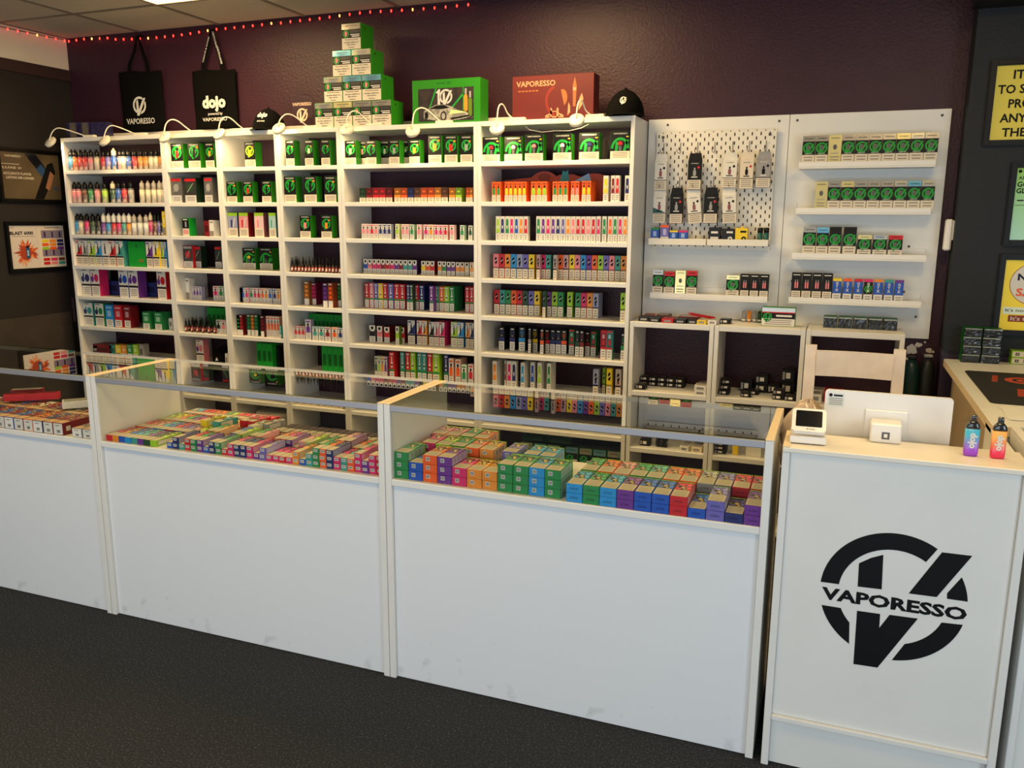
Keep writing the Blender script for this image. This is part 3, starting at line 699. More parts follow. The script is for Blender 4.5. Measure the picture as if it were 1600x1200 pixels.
d5 T 1.707 -0.15 1.052 0.0412 0.125 0.027 M 4
d5 T 1.855 -0.25 1.052 0.0322 0.136 0.027 P 2
d5 T 1.89 -0.25 1.052 0.0322 0.138 0.027 O 2
d5 T 1.913 -0.2 1.052 0.0262 0.135 0.03 G 0
d6 O 1.6346 -0.228 0.86 0.0262 0.074 0.05 M 0
d6 F 1.6336 -0.229 0.86 0.0242 0.075 0.03 R 0
d6 F 1.657 -0.229 0.86 0.0242 0.075 0.03 R 0
d6 F 1.683 -0.229 0.86 0.0242 0.075 0.03 R 0
d6 F 1.724 -0.237 0.86 0.0382 0.117 0.03 P 0
d6 F 1.775 -0.246 0.86 0.0382 0.08 0.03 T 0
d6 F 1.819 -0.248 0.86 0.0372 0.081 0.03 T 0
d6 F 1.867 -0.257 0.86 0.0402 0.082 0.03 r 0
d6 F 1.913 -0.258 0.86 0.0372 0.083 0.03 O 0
d6 F 1.952 -0.26 0.86 0.0322 0.082 0.03 N 0
d6 X 1.651 -0.1 0.86 0.0264 0.133 0.05 F 0
d6 X 1.679 -0.1 0.86 0.0264 0.133 0.05 F 0
d6 X 1.708 -0.1 0.86 0.0264 0.133 0.05 F 0
d6 X 1.736 -0.1 0.86 0.0264 0.133 0.05 F 0
d6 X 1.764 -0.1 0.86 0.0264 0.133 0.05 F 0
d6 X 1.792 -0.1 0.86 0.0264 0.133 0.05 F 0
d6 X 1.821 -0.1 0.86 0.0264 0.133 0.05 F 0
d6 X 1.849 -0.1 0.86 0.0264 0.133 0.05 F 0
d7 X 1.828 -0.24 0.668 0.0345 0.167 0.09 F 0
d7 X 1.864 -0.24 0.668 0.0345 0.167 0.09 F 0
d7 X 1.901 -0.24 0.668 0.0345 0.167 0.09 F 0
d7 X 1.937 -0.24 0.668 0.0345 0.167 0.09 F 0
e1 G 2.0551 -0.262 1.825 0.0672 0.125 0.05 S 0
e1 G 2.181 -0.262 1.825 0.0632 0.122 0.05 k 0
e1 G 2.32 -0.262 1.825 0.0622 0.12 0.05 S 0
e1 G 2.438 -0.262 1.825 0.0622 0.118 0.05 A 0
e1 G 2.089 -0.2 1.825 0.0582 0.126 0.04 K 0
e1 G 2.228 -0.2 1.825 0.0552 0.124 0.04 E 0
e1 G 2.354 -0.2 1.825 0.0352 0.123 0.04 S 0
e1 G 2.556 -0.262 1.825 0.0752 0.137 0.055 A 0
e1 G 2.647 -0.262 1.825 0.0732 0.134 0.055 R 0
e1 G 2.733 -0.262 1.825 0.0672 0.132 0.055 S 0
e2 S 2.122 -0.262 1.63 0.0386 0.075 0.05 g 0
e2 S 2.163 -0.262 1.63 0.0386 0.075 0.05 r 0
e2 S 2.203 -0.262 1.63 0.0386 0.075 0.05 R 0
e2 S 2.243 -0.262 1.63 0.0386 0.075 0.05 R 0
e2 S 2.284 -0.262 1.63 0.0386 0.075 0.05 r 0
e2 S 2.333 -0.262 1.63 0.0376 0.073 0.05 A 0
e2 S 2.372 -0.262 1.63 0.0376 0.073 0.05 O 0
e2 S 2.411 -0.262 1.63 0.0376 0.073 0.05 N 0
e2 S 2.451 -0.262 1.63 0.0376 0.073 0.05 H 0
e2 S 2.49 -0.262 1.63 0.0376 0.073 0.05 O 0
e2 S 2.53 -0.262 1.63 0.0376 0.073 0.05 O 0
e2 S 2.569 -0.262 1.63 0.0376 0.073 0.05 A 0
e2 S 2.608 -0.262 1.63 0.0376 0.073 0.05 H 0
e2 S 2.651 -0.262 1.63 0.0347 0.071 0.05 A 0
e2 S 2.688 -0.262 1.63 0.0347 0.071 0.05 L 0
e2 S 2.739 -0.262 1.63 0.0177 0.071 0.05 O 0
e2 S 2.758 -0.262 1.63 0.0177 0.071 0.05 A 0
e3 F 2.122 -0.262 1.437 0.0243 0.079 0.03 K 0
e3 F 2.148 -0.262 1.437 0.0243 0.079 0.03 K 0
e3 F 2.174 -0.262 1.437 0.0243 0.079 0.03 R 0
e3 F 2.2 -0.262 1.437 0.0243 0.079 0.03 K 0
e3 F 2.227 -0.262 1.437 0.0243 0.079 0.03 N 0
e3 F 2.253 -0.262 1.437 0.0243 0.079 0.03 N 0
e3 F 2.279 -0.262 1.437 0.0243 0.079 0.03 N 0
e3 F 2.327 -0.262 1.437 0.0212 0.08 0.03 L 0
e3 F 2.364 -0.262 1.437 0.0207 0.079 0.03 K 0
e3 F 2.387 -0.262 1.437 0.0207 0.079 0.03 K 0
e3 F 2.415 -0.262 1.437 0.0242 0.078 0.03 G 0
e3 F 2.457 -0.262 1.437 0.0262 0.078 0.03 K 0
e3 F 2.498 -0.262 1.437 0.0282 0.078 0.03 M 0
e3 F 2.528 -0.262 1.437 0.0282 0.078 0.03 A 0
e3 F 2.559 -0.262 1.437 0.0245 0.077 0.03 M 0
e3 F 2.585 -0.262 1.437 0.0245 0.077 0.03 M 0
e3 F 2.612 -0.262 1.437 0.0245 0.077 0.03 R 0
e3 F 2.648 -0.262 1.437 0.0252 0.077 0.03 K 0
e3 F 2.707 -0.262 1.437 0.0242 0.076 0.03 G 0
e3 F 2.753 -0.262 1.437 0.0232 0.075 0.03 g 0
e4 A 2.061 -0.15 1.245 0.0262 0.078 0.03 B 0
e4 A 2.089 -0.15 1.245 0.0262 0.078 0.03 K 0
e4 A 2.117 -0.15 1.245 0.0262 0.078 0.03 M 0
e4 A 2.145 -0.15 1.245 0.0262 0.078 0.03 M 0
e4 A 2.173 -0.15 1.245 0.0262 0.078 0.03 r 0
e4 A 2.201 -0.15 1.245 0.0262 0.078 0.03 R 0
e4 A 2.229 -0.15 1.245 0.0262 0.078 0.03 M 0
e4 A 2.257 -0.15 1.245 0.0262 0.078 0.03 P 0
e4 A 2.285 -0.15 1.245 0.0262 0.078 0.03 r 0
e4 A 2.313 -0.15 1.245 0.0262 0.078 0.03 T 0
e4 A 2.341 -0.15 1.245 0.0262 0.078 0.03 T 0
e4 A 2.369 -0.15 1.245 0.0262 0.078 0.03 P 0
e4 A 2.422 -0.15 1.245 0.0259 0.075 0.03 Y 0
e4 A 2.45 -0.15 1.245 0.0259 0.075 0.03 O 0
e4 A 2.477 -0.15 1.245 0.0259 0.075 0.03 R 0
e4 A 2.522 -0.15 1.245 0.0242 0.075 0.03 A 0
e4 A 2.548 -0.15 1.245 0.0242 0.075 0.03 G 0
e4 A 2.575 -0.15 1.245 0.0232 0.074 0.03 P 0
e4 A 2.601 -0.15 1.245 0.0232 0.074 0.03 P 0
e4 A 2.629 -0.15 1.245 0.0245 0.073 0.03 A 0
e4 A 2.655 -0.15 1.245 0.0245 0.073 0.03 A 0
e4 A 2.682 -0.15 1.245 0.0245 0.073 0.03 E 0
e4 F 2.733 -0.2 1.245 0.0222 0.077 0.03 A 0
e5 L 2.064 -0.15 1.052 0.0282 0.137 0.03 R 0
e5 L 2.095 -0.15 1.052 0.0252 0.138 0.03 K 0
e5 L 2.123 -0.15 1.052 0.0252 0.138 0.03 V 0
e5 L 2.152 -0.15 1.052 0.0282 0.138 0.03 Y 0
e5 L 2.182 -0.15 1.052 0.0282 0.138 0.03 R 0
e5 L 2.217 -0.15 1.052 0.0322 0.137 0.03 V 0
e5 L 2.255 -0.15 1.052 0.0337 0.138 0.03 R 0
e5 L 2.29 -0.15 1.052 0.0337 0.138 0.03 R 0
e5 L 2.353 -0.2 1.052 0.0192 0.143 0.03 N 0
e5 L 2.373 -0.2 1.052 0.0192 0.143 0.03 g 0
e5 L 2.377 -0.15 1.052 0.0302 0.137 0.027 R 3
e5 L 2.409 -0.15 1.052 0.0302 0.137 0.027 N 3
e5 L 2.494 -0.2 1.052 0.0252 0.139 0.03 P 0
e5 L 2.5 -0.15 1.052 0.0287 0.133 0.027 T 3
e5 L 2.531 -0.15 1.052 0.0287 0.133 0.027 O 3
e5 L 2.561 -0.15 1.052 0.0287 0.133 0.027 L 3
e5 L 2.592 -0.15 1.052 0.0287 0.133 0.027 G 3
e5 L 2.683 -0.15 1.052 0.0242 0.136 0.027 R 2
e5 L 2.709 -0.15 1.052 0.0242 0.136 0.027 R 2
e6 A 2.093 -0.15 0.86 0.0402 0.093 0.03 k 0
e6 A 2.14 -0.15 0.86 0.0352 0.09 0.03 K 0
e6 A 2.186 -0.15 0.86 0.0352 0.087 0.027 R 3
e6 A 2.281 -0.2 0.86 0.0222 0.101 0.03 L 0
e6 A 2.283 -0.15 0.86 0.0302 0.09 0.027 R 2
e6 D 2.342 -0.15 0.86 0.0462 0.133 0.05 N 0
e6 D 2.391 -0.15 0.86 0.0312 0.134 0.05 R 0
e6 D 2.423 -0.15 0.86 0.0312 0.134 0.05 A 0
e6 D 2.466 -0.15 0.86 0.0312 0.131 0.03 k 2
e6 D 2.498 -0.15 0.86 0.0312 0.131 0.03 K 2
e6 D 2.531 -0.15 0.86 0.0312 0.131 0.03 M 2
e6 D 2.603 -0.15 0.86 0.0377 0.135 0.05 L 0
e6 D 2.642 -0.15 0.86 0.0377 0.135 0.05 C 0
e6 D 2.684 -0.15 0.86 0.0237 0.136 0.05 A 0
e6 D 2.709 -0.15 0.86 0.0237 0.136 0.05 N 0
e7 F 2.171 -0.25 0.668 0.0182 0.127 0.03 g 0
e7 F 2.191 -0.25 0.668 0.0182 0.127 0.03 L 0
e7 F 2.211 -0.25 0.668 0.0182 0.127 0.03 A 0
e7 F 2.231 -0.25 0.668 0.0182 0.127 0.03 P 0
e7 L 2.277 -0.262 0.668 0.0322 0.159 0.027 R 3
e7 L 2.336 -0.25 0.668 0.0262 0.161 0.03 T 0
e7 L 2.372 -0.255 0.668 0.0287 0.163 0.027 R 1
e7 L 2.403 -0.255 0.668 0.0287 0.163 0.027 L 1
e7 L 2.442 -0.25 0.668 0.0277 0.163 0.03 T 0
e7 L 2.471 -0.25 0.668 0.0277 0.163 0.03 T 0
e7 L 2.51 -0.262 0.668 0.0292 0.165 0.03 R 0
e7 L 2.547 -0.262 0.668 0.0402 0.165 0.027 L 2
e7 L 2.601 -0.25 0.668 0.0272 0.163 0.03 N 0
e7 F 2.634 -0.255 0.668 0.0282 0.145 0.03 O 0
e7 F 2.674 -0.255 0.668 0.0322 0.144 0.027 O 2
e7 F 2.716 -0.27 0.668 0.0292 0.119 0.03 G 0
e7 F 2.751 -0.26 0.668 0.0302 0.123 0.03 R 0
f1 G 2.8691 -0.262 1.825 0.0952 0.121 0.05 R 0
f1 G 2.987 -0.262 1.825 0.0952 0.119 0.05 E 0
f1 G 3.095 -0.262 1.825 0.0952 0.125 0.05 K 0
f1 G 3.241 -0.262 1.825 0.0942 0.124 0.05 W 0
f1 G 3.375 -0.262 1.825 0.1002 0.125 0.05 N 0
f1 G 3.527 -0.262 1.825 0.0952 0.126 0.05 R 0
f2 F2 2.884 -0.262 1.63 0.0227 0.098 0.06 O 0
f2 F2 2.909 -0.262 1.63 0.0227 0.098 0.06 O 0
f2 F2 2.952 -0.262 1.63 0.0218 0.097 0.06 O 0
f2 F2 2.975 -0.262 1.63 0.0218 0.097 0.06 O 0
f2 F2 2.999 -0.262 1.63 0.0218 0.097 0.06 O 0
f2 F2 3.023 -0.262 1.63 0.0218 0.097 0.06 O 0
f2 F2 3.046 -0.262 1.63 0.0218 0.097 0.06 O 0
f2 F2 3.095 -0.262 1.63 0.0275 0.097 0.06 O 0
f2 F2 3.124 -0.262 1.63 0.0275 0.097 0.06 O 0
f2 F2 3.153 -0.262 1.63 0.0275 0.097 0.06 O 0
f2 F2 3.207 -0.262 1.63 0.0255 0.096 0.06 O 0
f2 F2 3.234 -0.262 1.63 0.0255 0.096 0.06 O 0
f2 F2 3.261 -0.262 1.63 0.0255 0.096 0.06 O 0
f2 F2 3.298 -0.262 1.63 0.0202 0.096 0.06 O 0
f2 F2 3.32 -0.262 1.63 0.0202 0.096 0.06 O 0
f2 F2 3.354 -0.262 1.63 0.0222 0.097 0.1 O 0
f2 F2 3.378 -0.262 1.63 0.0222 0.097 0.1 O 0
f2 P 3.462 -0.262 1.63 0.0242 0.121 0.04 Y 0
f2 P 3.497 -0.262 1.63 0.0202 0.121 0.03 r 0
f2 P 3.519 -0.262 1.63 0.0202 0.121 0.03 R 0
f2 P 3.5669 -0.262 1.63 0.0232 0.12 0.03 N 0
f3 P 2.906 -0.262 1.437 0.0233 0.122 0.03 L 0
f3 P 2.931 -0.262 1.437 0.0233 0.122 0.03 N 0
f3 P 2.956 -0.262 1.437 0.0233 0.122 0.03 G 0
f3 P 2.981 -0.262 1.437 0.0233 0.122 0.03 M 0
f3 P 3.006 -0.262 1.437 0.0233 0.122 0.03 B 0
f3 P 3.031 -0.262 1.437 0.0233 0.122 0.03 A 0
f3 P 3.056 -0.262 1.437 0.0233 0.122 0.03 R 0
f3 P 3.123 -0.262 1.437 0.0239 0.123 0.03 G 0
f3 P 3.148 -0.262 1.437 0.0239 0.123 0.03 P 0
f3 P 3.174 -0.262 1.437 0.0239 0.123 0.03 M 0
f3 P 3.2 -0.262 1.437 0.0239 0.123 0.03 P 0
f3 P 3.225 -0.262 1.437 0.0239 0.123 0.03 N 0
f3 P 3.251 -0.262 1.437 0.0239 0.123 0.03 V 0
f3 P 3.277 -0.262 1.437 0.0239 0.123 0.03 A 0
f3 P 3.303 -0.262 1.437 0.0239 0.123 0.03 K 0
f3 P 3.328 -0.262 1.437 0.0239 0.123 0.03 R 0
f3 P 3.354 -0.262 1.437 0.0239 0.123 0.03 R 0
f3 P 3.38 -0.262 1.437 0.0239 0.123 0.03 K 0
f3 P 3.405 -0.262 1.437 0.0239 0.123 0.03 R 0
f3 P 3.431 -0.262 1.437 0.0202 0.124 0.03 M 0
f3 P 3.46 -0.262 1.437 0.0212 0.124 0.03 G 0
f3 P 3.489 -0.262 1.437 0.0224 0.124 0.03 O 0
f3 P 3.513 -0.262 1.437 0.0224 0.124 0.03 G 0
f3 P 3.538 -0.262 1.437 0.0224 0.124 0.03 M 0
f3 P 3.562 -0.262 1.437 0.0224 0.124 0.03 A 0
f4 D2 2.869 -0.198 1.245 0.0308 0.124 0.03 K 0
f4 D2 2.902 -0.198 1.245 0.0308 0.124 0.03 R 0
f4 D2 2.934 -0.198 1.245 0.0308 0.124 0.03 A 0
f4 D2 2.967 -0.198 1.245 0.0308 0.124 0.03 C 0
f4 D2 3 -0.198 1.245 0.0308 0.124 0.03 N 0
f4 D2 3.032 -0.198 1.245 0.0308 0.124 0.03 V 0
f4 D2 3.065 -0.198 1.245 0.0308 0.124 0.03 Y 0
f4 D2 3.118 -0.172 1.245 0.0277 0.123 0.03 M 0
f4 D2 3.147 -0.172 1.245 0.0277 0.123 0.03 T 0
f4 D2 3.109 -0.22 1.245 0.0182 0.125 0.03 r 0
f4 D2 3.199 -0.22 1.245 0.0192 0.125 0.03 H 0
f4 D2 3.209 -0.169 1.245 0.0282 0.124 0.03 O 0
f4 D2 3.239 -0.169 1.245 0.0282 0.124 0.03 r 0
f4 D2 3.27 -0.163 1.245 0.0278 0.125 0.03 Y 0
f4 D2 3.299 -0.163 1.245 0.0278 0.125 0.03 K 0
f4 D2 3.329 -0.163 1.245 0.0278 0.125 0.03 C 0
f4 D2 3.359 -0.163 1.245 0.0278 0.125 0.03 P 0
f4 D2 3.388 -0.163 1.245 0.0278 0.125 0.03 O 0
f4 D2 3.418 -0.163 1.245 0.0278 0.125 0.03 L 0
f4 D2 3.447 -0.163 1.245 0.0278 0.125 0.03 V 0
f4 D2 3.477 -0.163 1.245 0.0278 0.125 0.03 K 0
f4 D2 3.507 -0.163 1.245 0.0278 0.125 0.03 T 0
f4 D2 3.536 -0.163 1.245 0.0278 0.125 0.03 A 0
f5 D2 2.854 -0.15 1.052 0.0305 0.127 0.03 R 0
f5 D2 2.886 -0.15 1.052 0.0305 0.127 0.03 T 0
f5 D2 2.919 -0.15 1.052 0.0305 0.127 0.03 G 0
f5 D2 2.951 -0.15 1.052 0.0305 0.127 0.03 O 0
f5 D2 2.983 -0.15 1.052 0.0305 0.127 0.03 R 0
f5 D2 3.015 -0.15 1.052 0.0305 0.127 0.03 g 0
f5 D2 3.048 -0.15 1.052 0.0305 0.127 0.03 V 0
f5 D2 3.08 -0.15 1.052 0.0305 0.127 0.03 Y 0
f5 D2 3.143 -0.22 1.052 0.0172 0.135 0.03 g 0
f5 D2 3.144 -0.15 1.052 0.0302 0.127 0.03 P 0
f5 D2 3.176 -0.15 1.052 0.0302 0.127 0.03 L 0
f5 D2 3.208 -0.15 1.052 0.0302 0.127 0.03 G 0
f5 D2 3.258 -0.15 1.052 0.0282 0.129 0.03 L 0
f5 D2 3.302 -0.15 1.052 0.0295 0.127 0.027 G 2
f5 D2 3.333 -0.15 1.052 0.0295 0.127 0.027 M 2
f5 D2 3.364 -0.15 1.052 0.0295 0.127 0.027 A 2
f5 D2 3.395 -0.15 1.052 0.0295 0.127 0.027 N 2
f5 D2 3.561 -0.25 1.052 0.0252 0.143 0.03 L 0
f6 Z 2.883 -0.15 0.86 0.0332 0.122 0.027 N 2
f6 Z 2.944 -0.15 0.86 0.0312 0.123 0.027 N 2
f6 Z 2.998 -0.15 0.86 0.0372 0.128 0.027 C 2
f6 Z 3.06 -0.2 0.86 0.0162 0.134 0.03 S 0
f6 Z 3.07 -0.15 0.86 0.0332 0.125 0.027 Y 1
f6 Z 3.131 -0.21 0.86 0.0202 0.133 0.03 O 0
f6 Z 3.138 -0.15 0.86 0.0295 0.124 0.03 R 0
f6 Z 3.169 -0.15 0.86 0.0295 0.124 0.03 N 0
f6 Z 3.2 -0.15 0.86 0.0295 0.124 0.03 N 0
f6 Z 3.231 -0.15 0.86 0.0295 0.124 0.03 O 0
f6 J2 3.272 -0.15 0.86 0.0282 0.129 0.03 G 0
f6 Z 3.32 -0.21 0.86 0.0222 0.136 0.03 g 0
f6 Z 3.344 -0.21 0.86 0.0222 0.136 0.03 r 0
f6 Z 3.356 -0.15 0.86 0.0282 0.123 0.03 r 0
f6 J2 3.389 -0.152 0.86 0.0282 0.124 0.027 G 1
f6 J2 3.465 -0.24 0.86 0.0297 0.146 0.03 R 0
f6 J2 3.496 -0.24 0.86 0.0297 0.146 0.03 T 0
f6 Z 3.566 -0.25 0.86 0.0192 0.14 0.03 G 0
f7 P 2.886 -0.255 0.668 0.0242 0.147 0.027 A 4
f7 P 2.941 -0.24 0.668 0.0102 0.151 0.03 r 0
f7 P 2.966 -0.25 0.668 0.0257 0.152 0.03 M 0
f7 P 2.993 -0.25 0.668 0.0257 0.152 0.03 N 0
f7 P 3.045 -0.262 0.668 0.0212 0.15 0.027 C 3
f7 P 3.092 -0.24 0.668 0.0222 0.153 0.03 B 0
f7 P 3.135 -0.255 0.668 0.0222 0.156 0.027 L 2
f7 P 3.186 -0.255 0.668 0.0212 0.156 0.027 G 2
f7 D2 3.437 -0.265 0.668 0.0282 0.144 0.03 N 0
f7 D2 3.468 -0.22 0.668 0.0152 0.145 0.03 L 0
f7 D2 3.504 -0.255 0.668 0.0282 0.151 0.03 Y 0
f7 D2 3.551 -0.262 0.668 0.0292 0.151 0.03 H 0
f8 X 3.108 -0.2 0.476 0.1107 -0.076 0.06 g 0
f8 X 3.221 -0.2 0.476 0.1107 -0.076 0.06 g 0
'''
# ------------------------------------------------------------------ cartons and bottles
def lines(b, x0, x1, z0, z1, n, y, m=None, seed=0):
    m = m or M_grey; rnd = random.Random(seed + n); dz = (z1 - z0) / (2 * n)
    for i in range(n):
        q = rnd.uniform(0, .12) * (x1 - x0); z = z1 - dz * (2 * i + 1.2); b.fr(x0 + q, x1 - q, z, z + dz * .8, y, m)
def pill(x0, x1, z0, z1, n=4):
    r = (x1 - x0) / 2; xc = (x0 + x1) / 2
    return [(xc + r * math.cos(a), z1 - r + r * math.sin(a)) for a in [math.pi * i / n for i in range(n + 1)]] + [(xc + r * math.cos(a), z0 + r + r * math.sin(a)) for a in [math.pi + math.pi * i / n for i in range(n + 1)]]
def device(b, xc, zc, w, h, col, cap, y):
    b.poly(pill(xc - w / 2, xc + w / 2, zc - h / 2, zc + h * .25), col, F0(y)); b.fr(xc - w * .28, xc + w * .28, zc + h * .25, zc + h * .5, y, cap)
CM = {}
def carton_mesh(st, w, h, d, c):
    k = (st, round(w, 3), round(h, 3), d, c)
    if k in CM: return CM[k]
    b = MB(); hw = w / 2; e = .0004; X = w
    body = {'G': M_green, 'Q': pc('F'), 'Q2': pc('F'), 'S': pc('-' + c) if c not in 'kW' else pc(c), 'F': pc('+' + c) if c not in 'kWE' else pc('E'), 'F2': pc('O'), 'A': pc('-' + c), 'L': pc(c), 'D': pc(c), 'D2': pc('+' + c) if c in 'kHNSr' else pc(c),
            'P': M_paper, 'Z': M_black, 'J': pc('-' + c), 'J2': pc(c), 'E': pc(c), 'H': pc('R') if c == 'R' else pc('-' + c), 'T': pc('-' + c), 'O': pc(c), 'X': pc(c)}[st]
    b.cbox(-hw, hw, 0, d, 0, h, body, .0008)
    def R_(u0, u1, v0, v1, m, l=1): b.fr(-hw + u0 * w, -hw + u1 * w, v0 * h, v1 * h, -e * l, m)
    f = lambda u, v: (u, -e * 2.2, v)
    if st == 'G':
        wf = min(.40, .30 + .0)
        R_(.01, .99, wf, .995, M_black); R_(.01, .99, .005, wf, M_cream); zc = h * (.66 if w > .075 else .64); r = min(w * .40, h * .255)
        if w > .09:   # wide boxes show only the upper half of a large emblem
            for q in (arc(1, 0, 180, 14) + arc(.76, 180, 0, 12),): b.poly([(u * w * .46, wf * h + .012 + v * h * .40) for u, v in q], pc('F'), f)
            b.poly([(-w * .27, wf * h), (-w * .13, wf * h), (-w * .09, wf * h + h * .30), (-w * .22, wf * h + h * .36)], pc('F'), f); b.poly([(w * .14, wf * h), (w * .27, wf * h), (w * .44, wf * h + h * .40), (w * .30, wf * h + h * .40)], pc('F'), f)
            b.fr(-w * .07, w * .07, wf * h, wf * h + h * .22, -e * 3, pc('-S')); b.poly([(u * .011, wf * h + h * .27 + v * .011) for u, v in arc(1, 0, 330, 10)], pc(c), F0(-e * 3))
            b.fr(w * .30, w * .42, h * .80, h * .84, -e * 3, pc('Y'))
        else:
            emblem(b, 0, zc, r, pc('F') if c != 'Y' else pc('L'), f)
            device(b, 0, zc - r * .15, w * .24, r * 1.7, pc(c), M_black, -e * 3)
            b.fr(w * .20, w * .36, zc + r * .55, zc + r * .85, -e * 3, pc('A'))
        b.text('VAPORESSO', 0, h * .93, M_paper, F0(-e * 3), w=w * .72, h=h * .055, bold=.01)
        lines(b, -hw * .78, hw * .78, .04 * h, (wf - .04) * h, 4, -e * 2)
    elif st == 'Q':
        R_(.46, .56, .78, .86, pc('-F')); R_(.62, .86, .2, .3, pc('R')); R_(.64, .84, .225, .275, pc('F'), 2)
    elif st == 'Q2':
        R_(.02, .98, .42, .98, M_black); R_(.02, .98, .01, .42, M_cream); R_(.4, .65, .5, .8, pc('S'), 2); R_(.15, .8, .88, .94, M_paper, 2); R_(.15, .85, .1, .35, pc('+R'), 2)
    elif st == 'S':
        R_(0.02, .98, .0, .32, M_cream); R_(.02, .98, .32, .5, pc(c)); R_(.3, .7, .68, .8, pc(c), 1); lines(b, -hw * .6, hw * .6, .04 * h, .28 * h, 2, -e * 2)
    elif st in ('F', 'F2'):
        if st == 'F': R_(.02, .98, .0, .99, M_paper)
        R_(.04, .96, .02, .34, M_paper if st == 'F' else M_cream, 2); R_(.15, .85, .86, .93, pc(c) if st == 'F' else pc('-O'), 2)
        fc = c if st == 'F' else 'YLKG'[int(w * 1e4 + h * 1e4) % 4]
        R_(.08, .92, .34, .62, pc('+' + fc) if st == 'F' else pc('A'), 2); device(b, 0, h * .58, w * .56, h * .46, pc(fc), M_ink, -e * 3); lines(b, -hw * .6, hw * .6, .05 * h, .28 * h, 3, -e * 3); R_(.04, .96, .335, .35, M_grey, 3)
    elif st == 'A':
        R_(.03, .97, .0, .99, M_paper); R_(.05, .95, .33, .62, pc(c), 2); b.poly([(-hw * .9, .62 * h), (hw * .9, .62 * h), (hw * .9, .76 * h), (0, .50 * h), (-hw * .9, .76 * h)], pc(c), F0(-e * 3)); b.poly([(-hw * .42, .92 * h), (-hw * .42, .8 * h), (0, .72 * h), (hw * .42, .8 * h), (hw * .42, .92 * h)], M_ink, F0(-e * 4)); lines(b, -hw * .6, hw * .6, .04 * h, .28 * h, 3, -e * 2)
    elif st == 'L':
        R_(.08, .92, .02, .32, M_paper); R_(.0, 1, .335, .40, pc('G')); b.poly([(u * w * .2, .56 * h + v * h * .12) for u, v in arc(1, 0, 330, 9)], M_paper, f); R_(.42, .58, .68, .86, M_paper, 2); R_(.3, .7, .52, .58, pc('-' + c), 3); R_(.2, .8, .9, .95, M_paper, 2); lines(b, -hw * .6, hw * .6, .06 * h, .28 * h, 3, -e * 2)
    elif st == 'D':
        R_(.02, .98, .38, .99, M_paper); b.poly([(-hw * .95, .42 * h), (hw * .95, .42 * h), (hw * .95, .84 * h)], pc(c), f); R_(.02, .98, .36, .41, M_ink, 3); R_(.04, .96, .0, .35, M_cream, 1); device(b, 0, .68 * h, w * .18, h * .42, M_ink, M_ink, -e * 4); R_(.1, .5, .9, .95, pc(c), 3); lines(b, -hw * .7, hw * .7, .05 * h, .3 * h, 3, -e * 2)
    elif st == 'D2':
        R_(.05, .95, .01, .40, M_cream); R_(.03, .97, .40, .46, pc('-' + c) if c not in 'k' else M_grey, 2); b.poly([(u * w * .20, .72 * h + v * h * .13) for u, v in [(p[0] * 1.25, p[1] * 1.15) for p in arc(1, 0, 330, 9)]], M_ink, f); b.poly([(-w * .22, .66 * h), (w * .2, .74 * h), (w * .2, .79 * h), (-w * .22, .71 * h)], pc('+' + c), F0(-e * 3)); b.poly([(u * w * .2, .55 * h + v * h * .06) for u, v in arc(1, 0, 330, 8)], pc(c), f); lines(b, -hw * .6, hw * .6, .06 * h, .34 * h, 3, -e * 2)
    elif st == 'P':
        R_(.10, .90, .32, .60, pc('+' + c)); b.poly(pill(-w * .29, w * .29, h * .42, h * .90), pc(c), f); R_(.14, .86, .33, .47, pc(c), 2); b.poly([(-w * .13, h * .62), (-w * .13, h * .54), (0, h * .48), (w * .13, h * .54), (w * .13, h * .62)], M_paper, F0(-e * 3)); R_(.02, .98, .31, .32, M_grey, 2); lines(b, -hw * .5, hw * .5, .04 * h, .26 * h, 3, -e * 2)
    elif st == 'Z':
        R_(.02, .98, .40, .55, pc(c)); R_(.05, .95, .01, .38, M_paper); R_(.2, .8, .68, .86, pc('-' + c), 1); R_(.25, .75, .9, .95, M_paper, 2); R_(.38, .62, .60, .66, M_grey, 2); lines(b, -hw * .6, hw * .6, .05 * h, .32 * h, 3, -e * 2)
    elif st == 'J':
        R_(.02, .98, .86, .99, pc('L')); R_(.02, .98, .36, .86, pc('+' + c)); R_(.02, .98, .0, .36, M_cream); b.poly([(-w * .05, .40 * h), (w * .12, .40 * h), (w * .30, .8 * h), (w * .18, .8 * h)], pc('+S'), f); b.poly([(-w * .2, .4 * h), (-w * .04, .4 * h), (-w * .04, .7 * h), (-w * .2, .7 * h)], pc(c), f); lines(b, -hw * .7, hw * .7, .05 * h, .3 * h, 4, -e * 2)
    elif st == 'J2':
        R_(.1, .9, .42, .9, pc('-' + c)); R_(.3, .7, .5, .68, pc('R'), 2); R_(.3, .7, .72, .86, pc('+' + c), 2); R_(.02, .98, .36, .42, pc('R'), 2); R_(.05, .95, .01, .35, M_paper); R_(.02, .98, .92, .99, pc('R'), 2); lines(b, -hw * .6, hw * .6, .05 * h, .3 * h, 3, -e * 2)
    elif st == 'E':
        R_(.02, .98, .40, .99, M_paper); b.poly([(-w * .30 + u * w * .17, .62 * h + v * h * .12) for u, v in arc(1, 0, 330, 9)], pc('N' if c in 'NBTG' else 'P'), f); b.poly([(w * .14 + u * w * .25, .66 * h + v * h * .15) for u, v in arc(1, 0, 330, 9)], pc(c), f); R_(.2, .34, .72, .84, pc(c), 3); R_(.02, .98, .38, .44, M_ink, 3); R_(.04, .96, .0, .37, M_paper, 1); R_(.1, .6, .92, .97, M_grey, 2); lines(b, -hw * .7, hw * .7, .05 * h, .32 * h, 4, -e * 2)
    elif st == 'H':
